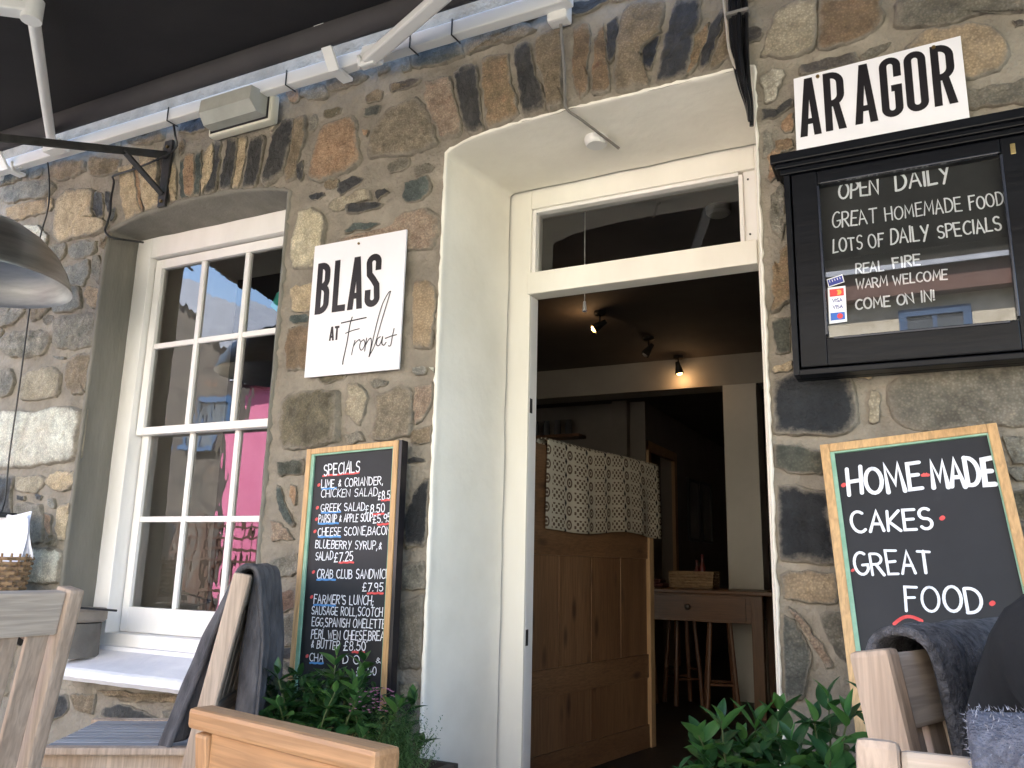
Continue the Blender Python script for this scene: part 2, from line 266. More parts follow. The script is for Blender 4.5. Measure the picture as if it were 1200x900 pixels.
STONES=[('Y',[(-3.933,2.832),(-3.842,2.878),(-3.65,2.845),(-3.616,2.814),(-3.616,2.725),(-3.572,2.669),(-3.48,2.645),(-3.475,2.589),(-3.599,2.582),(-3.737,2.592),(-3.827,2.582),(-3.903,2.635),(-3.919,2.737)]),('D',[(-3.6,2.815),(-3.552,2.798),(-3.527,2.725),(-3.527,2.665),(-3.572,2.673),(-3.61,2.724),(-3.621,2.782)]),('D',[(-3.526,2.805),(-3.49,2.79),(-3.478,2.724),(-3.491,2.678),(-3.521,2.74)]),('B',[(-4.0,3.058),(-3.828,3.039),(-3.728,3.01),(-3.704,2.947),(-3.806,2.934),(-3.926,2.94),(-3.995,2.98)]),('B',[(-3.684,3.017),(-3.45,2.96),(-3.45,2.903),(-3.547,2.89),(-3.64,2.909),(-3.686,2.968)]),('S',[(-4.418,2.993),(-4.222,2.99),(-3.979,2.959),(-3.929,2.899),(-4.006,2.862),(-4.159,2.882),(-4.313,2.885),(-4.402,2.927)]),('Y2',[(-4.304,2.848),(-4.179,2.86),(-3.992,2.851),(-3.964,2.779),(-4.047,2.772),(-4.235,2.771),(-4.307,2.805)]),('G',[(-4.536,3.143),(-4.287,3.1),(-4.238,3.002),(-4.394,3.001),(-4.507,3.028)]),('B',[(-4.259,3.095),(-4.199,3.082),(-4.186,3.027),(-4.226,3.008)]),('W',[(-4.19,2.742),(-4.02,2.705),(-3.934,2.64),(-3.935,2.591),(-4.017,2.637)]),('Y2',[(-3.981,2.858),(-3.941,2.842),(-3.926,2.797),(-3.944,2.771),(-3.972,2.788)]),('S',[(-3.73,2.559),(-3.641,2.569),(-3.548,2.546),(-3.549,2.491),(-3.622,2.471),(-3.715,2.484),(-3.759,2.531)]),('G',[(-3.898,2.585),(-3.78,2.579),(-3.773,2.517),(-3.825,2.461),(-3.889,2.543)]),('B',[(-3.529,2.558),(-3.462,2.547),(-3.461,2.485),(-3.518,2.502)]),('G',[(-3.555,2.468),(-3.512,2.47),(-3.476,2.395),(-3.484,2.319),(-3.556,2.36)]),('S',[(-3.775,2.446),(-3.586,2.457),(-3.559,2.376),(-3.592,2.318),(-3.745,2.354),(-3.778,2.406)]),('S',[(-3.833,2.337),(-3.632,2.325),(-3.592,2.218),(-3.685,2.203),(-3.796,2.209),(-3.83,2.275)]),('O6',[(-3.583,2.318),(-3.465,2.296),(-3.458,2.209),(-3.492,2.193),(-3.555,2.227),(-3.584,2.278)]),('G',[(-4.322,2.329),(-4.044,2.308),(-4.024,2.243),(-4.083,2.2),(-4.197,2.181),(-4.288,2.195)]),('B',[(-4.006,2.304),(-3.846,2.304),(-3.827,2.24),(-3.904,2.194),(-3.975,2.188)]),('G',[(-3.778,2.173),(-3.663,2.187),(-3.488,2.173),(-3.467,2.112),(-3.467,2.014),(-3.607,2.008),(-3.747,2.029),(-3.772,2.098)]),('M',[(-4.169,2.112),(-4.068,2.136),(-3.89,2.131),(-3.794,2.107),(-3.799,2.04),(-3.852,2.005),(-3.962,1.998),(-4.115,2.023),(-4.168,2.062)]),('S',[(-3.759,1.99),(-3.669,1.981),(-3.655,1.961),(-3.734,1.968)]),('Y3',[(-3.982,1.902),(-3.895,1.929),(-3.747,1.936),(-3.679,1.891),(-3.672,1.812),(-3.675,1.78),(-3.81,1.774),(-3.964,1.784)]),('B',[(-3.635,1.959),(-3.564,1.981),(-3.477,1.97),(-3.458,1.873),(-3.459,1.784),(-3.562,1.785),(-3.616,1.821),(-3.642,1.901)]),('G',[(-4.228,1.957),(-4.055,1.949),(-4.017,1.878),(-4.044,1.813),(-4.191,1.809)]),('W',[(-4.391,1.741),(-3.93,1.73),(-3.788,1.71),(-3.643,1.734),(-3.47,1.712),(-3.466,1.574),(-3.478,1.475),(-3.698,1.456),(-3.933,1.447),(-4.317,1.464)]),('Y3',[(-3.889,1.408),(-3.721,1.409),(-3.684,1.392),(-3.72,1.329),(-3.855,1.337),(-3.896,1.364)]),('Y',[(-3.676,1.391),(-3.593,1.421),(-3.46,1.422),(-3.458,1.376),(-3.512,1.336),(-3.609,1.343),(-3.672,1.37)]),('D',[(-3.867,1.315),(-3.816,1.315),(-3.82,1.293),(-3.862,1.294)]),('D',[(-3.734,1.319),(-3.684,1.316),(-3.688,1.297),(-3.73,1.3)]),('S',[(-3.655,1.296),(-3.6,1.301),(-3.582,1.254),(-3.632,1.265)]),('G',[(-3.873,1.267),(-3.809,1.283),(-3.692,1.276),(-3.651,1.203),(-3.637,1.1),(-3.782,1.094),(-3.843,1.14)]),('O',[(-3.65,1.234),(-3.603,1.223),(-3.588,1.131),(-3.634,1.162)]),('Y',[(-3.566,1.254),(-3.486,1.284),(-3.461,1.223),(-3.465,1.107),(-3.52,1.111),(-3.557,1.172)]),('W',[(-3.742,1.063),(-3.647,1.075),(-3.479,1.062),(-3.475,0.933),(-3.581,0.92),(-3.695,0.927),(-3.727,0.997)]),('D',[(-4.086,1.424),(-3.924,1.408),(-3.915,1.3),(-3.88,1.225),(-3.944,1.204),(-4.036,1.226)]),('Y',[(-3.444,2.918),(-3.348,2.925),(-3.294,2.745),(-3.243,2.613),(-3.352,2.606),(-3.411,2.767)]),('O',[(-3.343,2.924),(-3.316,2.909),(-3.23,2.62),(-3.242,2.618),(-3.298,2.763)]),('Y',[(-3.317,2.955),(-3.172,2.924),(-3.162,2.79),(-3.125,2.661),(-3.135,2.62),(-3.217,2.617),(-3.282,2.778)]),('Y',[(-3.097,2.881),(-3.052,2.846),(-3.017,2.65),(-3.047,2.63),(-3.075,2.738)]),('T',[(-3.022,2.866),(-2.995,2.869),(-2.979,2.685),(-2.942,2.662),(-2.983,2.644),(-3.015,2.743)]),('O',[(-2.993,2.894),(-2.942,2.883),(-2.909,2.689),(-2.931,2.66),(-2.972,2.693),(-2.998,2.835)]),('T',[(-2.925,2.88),(-2.894,2.89),(-2.877,2.734),(-2.879,2.633),(-2.903,2.646),(-2.918,2.793)]),('Y',[(-2.875,2.869),(-2.83,2.919),(-2.812,2.839),(-2.816,2.713),(-2.843,2.702),(-2.856,2.654),(-2.874,2.75),(-2.865,2.799)]),('D',[(-2.821,2.926),(-2.779,2.908),(-2.771,2.805),(-2.774,2.672),(-2.792,2.65),(-2.841,2.659),(-2.835,2.696),(-2.81,2.72),(-2.799,2.819)]),('D',[(-2.733,2.915),(-2.669,2.9),(-2.667,2.799),(-2.679,2.694),(-2.697,2.632),(-2.745,2.65),(-2.75,2.725),(-2.733,2.839)]),('Y',[(-2.661,2.903),(-2.618,2.897),(-2.615,2.788),(-2.622,2.683),(-2.646,2.635),(-2.671,2.652),(-2.664,2.757)]),('D',[(-2.586,2.886),(-2.505,2.872),(-2.512,2.759),(-2.531,2.665),(-2.555,2.622),(-2.611,2.636),(-2.597,2.727)]),('D',[(-2.465,2.863),(-2.414,2.933),(-2.356,2.927),(-2.354,2.813),(-2.386,2.668),(-2.477,2.623),(-2.495,2.65),(-2.473,2.758)]),('B',[(-2.346,2.925),(-2.289,2.92),(-2.275,2.82),(-2.307,2.723),(-2.317,2.631),(-2.363,2.624),(-2.377,2.666),(-2.343,2.795)]),('B',[(-3.423,3.079),(-3.292,3.086),(-3.173,3.076),(-3.151,3.008),(-3.253,2.995),(-3.429,3.043)]),('D',[(-3.06,3.086),(-2.882,3.079),(-2.864,2.987),(-2.957,2.991),(-3.061,3.015)]),('Y',[(-2.874,3.081),(-2.818,3.081),(-2.807,3.0),(-2.85,3.001)]),('D',[(-2.312,2.701),(-2.278,2.709),(-2.27,2.629),(-2.291,2.61),(-2.311,2.653)]),('O',[(-2.196,2.846),(-2.029,2.864),(-2.003,2.784),(-1.973,2.642),(-2.047,2.607),(-2.183,2.587),(-2.241,2.62),(-2.226,2.73)]),('O',[(-2.407,3.088),(-2.343,3.085),(-2.324,3.002),(-2.366,2.994),(-2.409,3.051)]),('G',[(-2.32,3.065),(-2.194,3.051),(-2.177,2.975),(-2.271,2.989),(-2.326,3.021)]),('B',[(-2.185,3.067),(-2.024,3.06),(-1.973,3.029),(-2.019,2.997),(-2.139,3.001),(-2.182,3.03)]),('B',[(-1.927,3.051),(-1.861,3.064),(-1.854,3.023),(-1.905,3.011)]),('P2',[(-1.856,2.843),(-1.73,2.871),(-1.673,2.807),(-1.604,2.644),(-1.698,2.616),(-1.842,2.631),(-1.941,2.648),(-1.933,2.743)]),('D2',[(-1.854,2.954),(-1.698,2.943),(-1.701,2.927),(-1.787,2.911),(-1.847,2.918)]),('O',[(-1.975,2.786),(-1.94,2.774),(-1.953,2.747),(-1.972,2.756)]),('T',[(-1.753,2.507),(-1.64,2.508),(-1.628,2.451),(-1.669,2.411),(-1.739,2.416),(-1.764,2.461)]),('D',[(-2.072,2.561),(-2.006,2.578),(-1.948,2.562),(-1.947,2.537),(-2.021,2.526),(-2.068,2.506),(-2.084,2.53)]),('Y3',[(-2.115,2.494),(-2.048,2.496),(-1.945,2.512),(-1.916,2.498),(-1.903,2.451),(-1.978,2.46),(-2.039,2.443),(-2.072,2.436),(-2.122,2.462)]),('D',[(-1.897,2.49),(-1.843,2.502),(-1.821,2.48),(-1.88,2.452)]),('D',[(-2.026,2.461),(-1.848,2.44),(-1.855,2.414),(-1.994,2.414),(-2.033,2.429)]),('D',[(-2.239,2.542),(-2.159,2.544),(-2.147,2.517),(-2.216,2.512)]),('W2',[(-2.275,2.474),(-2.2,2.474),(-2.145,2.439),(-2.126,2.392),(-2.14,2.307),(-2.172,2.251),(-2.175,2.208),(-2.28,2.217),(-2.309,2.284),(-2.304,2.384),(-2.278,2.43)]),('T',[(-2.028,2.344),(-1.981,2.373),(-1.897,2.362),(-1.855,2.346),(-1.902,2.339),(-1.971,2.338),(-2.035,2.336)]),('P',[(-2.068,2.308),(-1.793,2.326),(-1.782,2.363),(-1.646,2.38),(-1.586,2.323),(-1.577,2.258),(-1.624,2.209),(-1.889,2.244)]),('Y',[(-2.287,2.138),(-2.162,2.146),(-2.137,2.029),(-2.269,2.032)]),('T',[(-2.284,2.01),(-2.238,2.023),(-2.171,2.011),(-2.176,1.98),(-2.279,1.988)]),('O5',[(-2.278,1.973),(-2.16,1.972),(-2.15,1.784),(-2.273,1.789),(-2.291,1.891)]),('O6',[(-1.681,2.087),(-1.605,2.082),(-1.576,1.984),(-1.596,1.899),(-1.592,1.823),(-1.667,1.824),(-1.682,1.986)]),('S',[(-1.675,1.755),(-1.613,1.755),(-1.611,1.717),(-1.673,1.728)]),('W',[(-1.604,1.749),(-1.566,1.74),(-1.575,1.72)]),('B3',[(-2.289,1.66),(-2.252,1.696),(-2.142,1.701),(-2.011,1.685),(-1.996,1.598),(-1.988,1.496),(-2.136,1.472),(-2.245,1.47),(-2.286,1.522),(-2.292,1.616)]),('Y3',[(-1.961,1.712),(-1.909,1.702),(-1.874,1.675),(-1.866,1.614),(-1.897,1.548),(-1.928,1.57),(-1.971,1.603),(-1.957,1.657)]),('P2',[(-1.826,1.66),(-1.737,1.683),(-1.674,1.672),(-1.662,1.578),(-1.671,1.498),(-1.773,1.486),(-1.837,1.5),(-1.821,1.588)]),('P',[(-1.659,1.677),(-1.574,1.688),(-1.571,1.63),(-1.601,1.575),(-1.651,1.537)]),('G',[(-1.974,1.513),(-1.903,1.527),(-1.871,1.49),(-1.957,1.482)]),('G',[(-1.866,1.72),(-1.781,1.716),(-1.786,1.695),(-1.85,1.688)]),('B',[(-1.659,1.521),(-1.566,1.527),(-1.564,1.476),(-1.622,1.462),(-1.666,1.475)]),('D',[(-1.679,1.413),(-1.606,1.416),(-1.605,1.399),(-1.672,1.396)]),('G2',[(-2.284,1.425),(-2.155,1.424),(-2.149,1.37),(-2.266,1.367)]),('O',[(-2.211,1.329),(-2.175,1.322),(-2.17,1.268),(-2.184,1.251),(-2.207,1.287)]),('T',[(-2.277,1.333),(-2.254,1.333),(-2.221,1.248),(-2.177,1.185),(-2.185,1.162),(-2.23,1.201),(-2.266,1.259)]),('P',[(-2.284,1.201),(-2.238,1.185),(-2.193,1.149),(-2.171,1.123),(-2.279,1.122)]),('G',[(-2.271,1.05),(-2.139,1.073),(-2.132,1.002),(-2.25,0.979),(-2.275,1.019)]),('O2',[(-2.258,0.928),(-2.139,0.942),(-2.134,0.883),(-2.236,0.848),(-2.253,0.878)]),('G',[(-2.24,0.828),(-2.132,0.863),(-2.127,0.751),(-2.211,0.738),(-2.241,0.769)]),('D',[(-2.236,0.73),(-2.132,0.741),(-2.134,0.697),(-2.219,0.692)]),('G',[(-2.244,0.68),(-2.127,0.688),(-2.129,0.64),(-2.239,0.632)]),('K',[(-1.637,1.298),(-1.605,1.335),(-1.572,1.334),(-1.561,1.223),(-1.563,1.159),(-1.593,1.1),(-1.665,1.103),(-1.682,1.205)]),('G',[(-1.672,1.039),(-1.58,1.059),(-1.57,0.979),(-1.585,0.961),(-1.673,0.958)]),('B4',[(-1.67,0.913),(-1.576,0.943),(-1.572,0.804),(-1.59,0.708),(-1.662,0.694),(-1.671,0.833)]),('Y3',[(-1.659,0.651),(-1.585,0.657),(-1.582,0.607),(-1.651,0.609)]),('D',[(-1.672,0.595),(-1.592,0.598),(-1.595,0.555),(-1.669,0.548)]),('S2',[(-1.74,3.078),(-1.634,3.071),(-1.523,3.055),(-1.505,2.99),(-1.566,2.977),(-1.702,2.991),(-1.752,3.012)]),('G',[(-1.805,3.065),(-1.763,3.062),(-1.756,2.998),(-1.792,2.992)]),('P',[(-1.674,2.915),(-1.564,2.916),(-1.544,2.83),(-1.509,2.719),(-1.507,2.654),(-1.59,2.651),(-1.634,2.748),(-1.678,2.833)]),('B',[(-1.848,2.953),(-1.707,2.935),(-1.731,2.922),(-1.838,2.915)]),('D',[(-1.541,2.925),(-1.473,2.947),(-1.446,2.936),(-1.43,2.808),(-1.406,2.645),(-1.439,2.635),(-1.492,2.672),(-1.52,2.794)]),('O4',[(-1.42,2.944),(-1.391,2.958),(-1.309,2.943),(-1.291,2.808),(-1.253,2.672),(-1.316,2.645),(-1.388,2.644),(-1.408,2.802)]),('D',[(-1.281,2.956),(-1.238,2.98),(-1.213,2.969),(-1.2,2.841),(-1.157,2.732),(-1.156,2.68),(-1.238,2.655),(-1.259,2.786),(-1.272,2.874)]),('B',[(-1.5,3.063),(-1.454,3.058),(-1.327,3.065),(-1.225,3.049),(-1.196,3.011),(-1.296,2.997),(-1.444,2.995),(-1.49,2.993)]),('B',[(-1.199,2.974),(-1.142,2.999),(-1.094,2.993),(-1.084,2.778),(-1.082,2.662),(-1.137,2.655),(-1.159,2.797),(-1.198,2.907)]),('O5',[(-1.042,2.978),(-0.984,2.985),(-0.972,2.908),(-0.991,2.801),(-0.983,2.692),(-1.021,2.678),(-1.045,2.783)]),('O5',[(-0.961,2.905),(-0.926,2.967),(-0.919,2.845),(-0.904,2.73),(-0.897,2.686),(-0.938,2.677),(-0.968,2.684)]),('D',[(-0.907,2.946),(-0.877,2.985),(-0.866,2.917),(-0.885,2.812),(-0.904,2.785),(-0.915,2.86)]),('B',[(-0.847,2.984),(-0.803,3.01),(-0.695,2.98),(-0.718,2.858),(-0.79,2.824),(-0.791,2.739),(-0.756,2.665),(-0.878,2.669),(-0.886,2.741),(-0.866,2.917)]),('K',[(-0.761,2.832),(-0.724,2.852),(-0.722,2.836),(-0.742,2.764),(-0.747,2.727),(-0.777,2.735),(-0.784,2.815)]),('D',[(-0.659,2.981),(-0.573,2.953),(-0.586,2.85),(-0.631,2.666),(-0.679,2.66),(-0.735,2.671),(-0.705,2.815)]),('O4',[(-0.559,2.849),(-0.542,2.852),(-0.568,2.769),(-0.597,2.687),(-0.628,2.669),(-0.601,2.801)]),('D',[(-0.512,2.88),(-0.492,2.874),(-0.521,2.793),(-0.557,2.691),(-0.584,2.676),(-0.581,2.727),(-0.553,2.817)]),('B',[(-0.486,2.842),(-0.475,2.779),(-0.471,2.719),(-0.518,2.68),(-0.554,2.679),(-0.522,2.763)]),('D',[(-1.051,3.046),(-1.047,3.087),(-0.892,3.054),(-0.961,3.027),(-1.039,3.018)]),('Y3',[(-0.328,2.816),(-0.276,2.843),(-0.208,2.83),(-0.219,2.69),(-0.231,2.656),(-0.278,2.648),(-0.371,2.674),(-0.39,2.671),(-0.352,2.771)]),('O5',[(-0.201,2.828),(-0.024,2.771),(-0.021,2.705),(-0.051,2.658),(-0.138,2.65),(-0.214,2.655)]),('B4',[(0.013,2.735),(0.085,2.753),(0.394,2.654),(0.389,2.603),(0.225,2.646),(0.164,2.634),(0.077,2.644),(0.009,2.664)]),('O6',[(0.036,2.593),(0.101,2.629),(0.199,2.619),(0.278,2.576),(0.296,2.519),(0.273,2.458),(0.196,2.441),(0.029,2.493)]),('D2',[(-0.265,2.612),(-0.107,2.613),(-0.093,2.573),(-0.205,2.571),(-0.274,2.573)]),('B4',[(-0.091,2.596),(-0.053,2.618),(-0.001,2.619),(-0.029,2.595),(-0.09,2.576)]),('W3',[(-0.389,2.595),(-0.351,2.627),(-0.316,2.6),(-0.332,2.555),(-0.342,2.508),(-0.385,2.502)]),('D',[(-0.39,2.482),(-0.343,2.475),(-0.295,2.512),(-0.296,2.48),(-0.351,2.453),(-0.391,2.446)]),('O',[(-0.334,2.432),(-0.297,2.464),(-0.301,2.384),(-0.332,2.399)]),('G',[(-0.392,2.413),(-0.367,2.407),(-0.361,2.382),(-0.367,2.327),(-0.396,2.317)]),('O5',[(-0.355,2.372),(-0.302,2.368),(-0.304,2.329),(-0.356,2.332)]),('D2',[(0.309,2.598),(0.335,2.597),(0.333,2.575),(0.313,2.581)]),('B4',[(0.176,2.409),(0.371,2.41),(0.363,2.333),(0.177,2.349)]),('O',[(-0.376,2.339),(-0.337,2.351),(-0.336,2.26),(-0.38,2.237)]),('M',[(-0.378,2.192),(-0.337,2.222),(-0.331,2.108),(-0.346,2.036),(-0.38,2.067)]),('O4',[(-0.378,1.992),(-0.329,2.033),(-0.333,1.841),(-0.387,1.811)]),('G2',[(-0.387,1.787),(-0.335,1.793),(-0.34,1.689),(-0.381,1.681)]),('Y',[(-0.39,1.647),(-0.341,1.665),(-0.337,1.631),(-0.384,1.623)]),('K',[(-0.392,1.602),(-0.338,1.621),(-0.199,1.6),(-0.172,1.565),(-0.167,1.463),(-0.203,1.434),(-0.316,1.433),(-0.397,1.45),(-0.4,1.529)]),('B4',[(-0.086,1.565),(-0.051,1.588),(0.132,1.591),(0.289,1.59),(0.273,1.428),(0.155,1.437),(-0.018,1.431),(-0.071,1.458),(-0.085,1.502)]),('Y3',[(-0.133,1.55),(-0.102,1.541),(-0.111,1.46),(-0.138,1.462)]),('Y',[(-0.164,1.597),(-0.118,1.596),(-0.13,1.584),(-0.162,1.587)]),('G2',[(-0.4,1.411),(-0.317,1.404),(-0.265,1.386),(-0.268,1.323),(-0.352,1.326),(-0.401,1.346)]),('M',[(0.182,1.403),(0.256,1.403),(0.249,1.332),(0.187,1.339),(0.185,1.374)]),('G',[(0.185,1.322),(0.254,1.326),(0.25,1.287),(0.192,1.288)]),('K',[(-0.393,1.287),(-0.346,1.294),(-0.316,1.278),(-0.265,1.273),(-0.253,1.166),(-0.24,1.076),(-0.312,1.075),(-0.399,1.081),(-0.397,1.205)]),('O6',[(-0.396,1.043),(-0.335,1.052),(-0.248,1.05),(-0.246,0.973),(-0.318,0.963),(-0.393,0.979)]),('S2',[(-0.396,0.93),(-0.364,0.917),(-0.324,0.846),(-0.338,0.773),(-0.348,0.716),(-0.399,0.697),(-0.401,0.827)]),('P',[(-0.377,0.95),(-0.348,0.929),(-0.298,0.862),(-0.266,0.8),(-0.287,0.795),(-0.316,0.85),(-0.36,0.921)]),('B4',[(-0.297,0.935),(-0.233,0.952),(-0.224,0.874),(-0.221,0.796),(-0.261,0.836),(-0.292,0.906)]),('D',[(-3.423,0.454),(-3.334,0.473),(-3.321,0.406),(-3.419,0.351)]),('B',[(-3.317,0.474),(-3.159,0.487),(-3.161,0.409),(-3.285,0.409)]),('D',[(-3.114,0.436),(-3.0,0.463),(-2.783,0.434),(-2.876,0.415),(-3.126,0.407)]),('B',[(-3.153,0.505),(-2.673,0.526),(-2.668,0.497),(-2.985,0.475)]),('G',[(-2.771,0.457),(-2.589,0.473),(-2.583,0.433),(-2.719,0.425)])]
TEXT=[('spec','w','SPECIALS',(0.0816,-0.1044),(0.2416,-0.0997),0.0407,0.0053),('spec','w','LIME & CORIANDER,',(0.0745,-0.1489),(0.3468,-0.1525),0.0289,0.0038),('spec','w','CHICKEN SALAD',(0.075,-0.1836),(0.3275,-0.1922),0.0277,0.0036),('spec','w','£8.50',(0.3311,-0.2074),(0.3962,-0.2035),0.029,0.0038),('spec','w','GREEK SALAD',(0.0799,-0.2359),(0.2761,-0.241),0.0275,0.0036),('spec','w','£8.50',(0.2795,-0.2518),(0.3609,-0.2493),0.029,0.0038),('spec','w','PARSNIP & APPLE SOUP',(0.0725,-0.2751),(0.3116,-0.2809),0.0271,0.0035),('spec','w','£5.95',(0.3146,-0.2874),(0.3885,-0.2842),0.0287,0.0037),('spec','w','CHEESE SCONE,BACON',(0.0743,-0.3231),(0.3888,-0.3289),0.0278,0.0036),('spec','w','BLUEBERRY SYRUP,&',(0.0674,-0.3662),(0.3554,-0.3796),0.0276,0.0036),('spec','w','SALAD',(0.0716,-0.4092),(0.149,-0.4088),0.0279,0.0036),('spec','w','£7.25',(0.1565,-0.4174),(0.237,-0.415),0.0317,0.0041),('spec','w','CRAB CLUB SANDWICH',(0.0846,-0.4731),(0.3956,-0.4771),0.0301,0.0039),('spec','w','£7.95',(0.2863,-0.5185),(0.3709,-0.519),0.0284,0.0037),('spec','w',"FARMER'S LUNCH;",(0.0793,-0.5588),(0.334,-0.5649),0.0297,0.0039),('spec','w','SAUSAGE ROLL,SCOTCH',(0.0722,-0.5961),(0.3739,-0.6024),0.0273,0.0035),('spec','w','EGG,SPANISH OMELETTE,',(0.0775,-0.6361),(0.3948,-0.6404),0.0281,0.0037),('spec','w','PERL WEN CHEESE,BREAD',(0.0789,-0.6779),(0.4034,-0.68),0.0289,0.0038),('spec','w','& BUTTER',(0.0806,-0.7082),(0.2031,-0.7125),0.0271,0.0035),('spec','w','£8.50',(0.2225,-0.714),(0.3134,-0.7129),0.0295,0.0038),('spec','w','CHA',(0.0783,-0.7524),(0.1379,-0.7537),0.026,0.0034),('spec','w','D O',(0.2222,-0.7562),(0.2916,-0.7561),0.0264,0.0034),('spec','w','&',(0.357,-0.7523),(0.3777,-0.7517),0.0211,0.0027),('spec','w','£8.50',(0.2821,-0.795),(0.3619,-0.7884),0.0269,0.0035),('spec','r','_',(0.0773,-0.1041),(0.2393,-0.1039),0,0.007),('spec','r','_',(0.3454,-0.2092),(0.394,-0.2087),0,0.007),('spec','r','_',(0.3099,-0.2575),(0.3575,-0.2565),0,0.007),('spec','r','_',(0.3343,-0.2935),(0.3865,-0.2925),0,0.007),('spec','r','_',(0.178,-0.42),(0.24,-0.4202),0,0.007),('spec','r','_',(0.3085,-0.5257),(0.3714,-0.526),0,0.007),('spec','r','_',(0.2598,-0.7181),(0.3076,-0.7189),0,0.007),('spec','b','_',(0.0777,-0.1525),(0.1416,-0.1541),0,0.007),('spec','b','_',(0.0831,-0.2404),(0.1682,-0.2412),0,0.007),('spec','b','_',(0.0729,-0.2795),(0.1621,-0.281),0,0.007),('spec','b','_',(0.0774,-0.3265),(0.1756,-0.3288),0,0.007),('spec','b','_',(0.085,-0.4773),(0.1658,-0.4783),0,0.007),('spec','b','_',(0.0798,-0.564),(0.1736,-0.567),0,0.007),('spec','b','_',(0.0815,-0.7583),(0.1384,-0.7587),0,0.007),('spec','r','*',(0.0608,-0.138),(0.0608,-0.138),0,0.011),('spec','r','*',(0.0618,-0.2217),(0.0618,-0.2217),0,0.011),('spec','r','*',(0.0617,-0.2637),(0.0617,-0.2637),0,0.011),('spec','r','*',(0.059,-0.3073),(0.059,-0.3073),0,0.011),('spec','r','*',(0.0661,-0.4517),(0.0661,-0.4517),0,0.011),('spec','r','*',(0.0664,-0.538),(0.0664,-0.538),0,0.011),('spec','r','*',(0.0661,-0.7377),(0.0661,-0.7377),0,0.011),('home','w','HOME',(0.0586,-0.1535),(0.2366,-0.1549),0.0729,0.0124),('home','w','MADE',(0.2636,-0.1539),(0.4026,-0.1632),0.0706,.0135),('home','w','CAKES',(0.0552,-0.257),(0.2443,-0.2623),0.0533,0.0085),('home','w','GREAT',(0.0485,-0.3697),(0.2245,-0.375),0.057,0.008),('home','w','FOOD',(0.1522,-0.4658),(0.3171,-0.4791),0.0611,0.0079),('home','r','*',(0.0469,-0.1228),(0.0469,-0.1228),0,0.011),('home','r','*',(0.2691,-0.2386),(0.2691,-0.2386),0,0.011),('home','r','*',(0.0409,-0.3573),(0.0409,-0.3573),0,0.007),('home','r','*',(0.3402,-0.4579),(0.3402,-0.4579),0,0.011),('home','r','_',(0.2425,-0.1175),(0.2568,-0.1183),0,0.008),('home','r','arc',(0.1203,-0.4958),(0.1824,-0.4911),0,0.008),('notice','w','OPEN',(-0.1757,2.1131),(-0.0696,2.1126),0.0484,0.0068),('notice','w','DAILY',(-0.0235,2.1109),(0.1142,2.1138),0.0513,0.0072),('notice','w','GREAT',(-0.1976,2.0278),(-0.0807,2.0252),0.0446,0.0049),('notice','w','HOMEMADE',(-0.0562,2.0261),(0.1338,2.0237),0.0382,0.0046),('notice','w','FOOD',(0.1536,2.0202),(0.2324,2.0229),0.0371,0.0048),('notice','w','LOTS OF',(-0.2001,1.953),(-0.0666,1.9512),0.039,0.0051),('notice','w','DAILY',(-0.0477,1.9532),(0.0468,1.9529),0.0429,0.0056),('notice','w','SPECIALS',(0.0709,1.9521),(0.2213,1.9532),0.0369,0.0055),('notice','w','REAL',(-0.143,1.8796),(-0.0714,1.8788),0.0296,0.0047),('notice','w','FIRE',(-0.0455,1.8831),(0.0209,1.8826),0.0292,0.0053),('notice','w','WARM WELCOME',(-0.1457,1.8346),(0.0834,1.8329),0.0272,0.0046),('notice','w','COME ON IN!',(-0.1494,1.7734),(0.0488,1.7769),0.0288,0.0052)]
# ------------------------------------------------------------------ the materials of the place
mortar = mat('mortar', (.185, .163, .130), (.295, .262, .210), 6, .95, 1.0, 60, detail=9, c3=(.40, .355, .285))
render_ = mat('cement_render', (.155, .145, .12), (.21, .195, .165), 3, .9, .35, 30, stretch=(3, 3, .6))
plaster = mat('cream_plaster', (.76, .72, .63), (.85, .81, .72), 2.5, .6, .3, 16)
cream = mat('cream_paint', (.80, .765, .68), (.87, .835, .75), 4, .42, .06, 20, stretch=(1, 1, .3))
white = mat('white_paint', (.80, .77, .73), (.88, .85, .82), 5, .4, .08, 18, stretch=(1, 1, .4))
slate_w = mat('painted_sill', (.68, .67, .70), (.85, .83, .84), 4, .55, .25, 12, c3=(.6, .58, .58))
metal_w = mat('white_powder_coat', (.72, .72, .71), (.8, .8, .79), 6, .35, .02, 20, stretch=(.2, 1, 1))
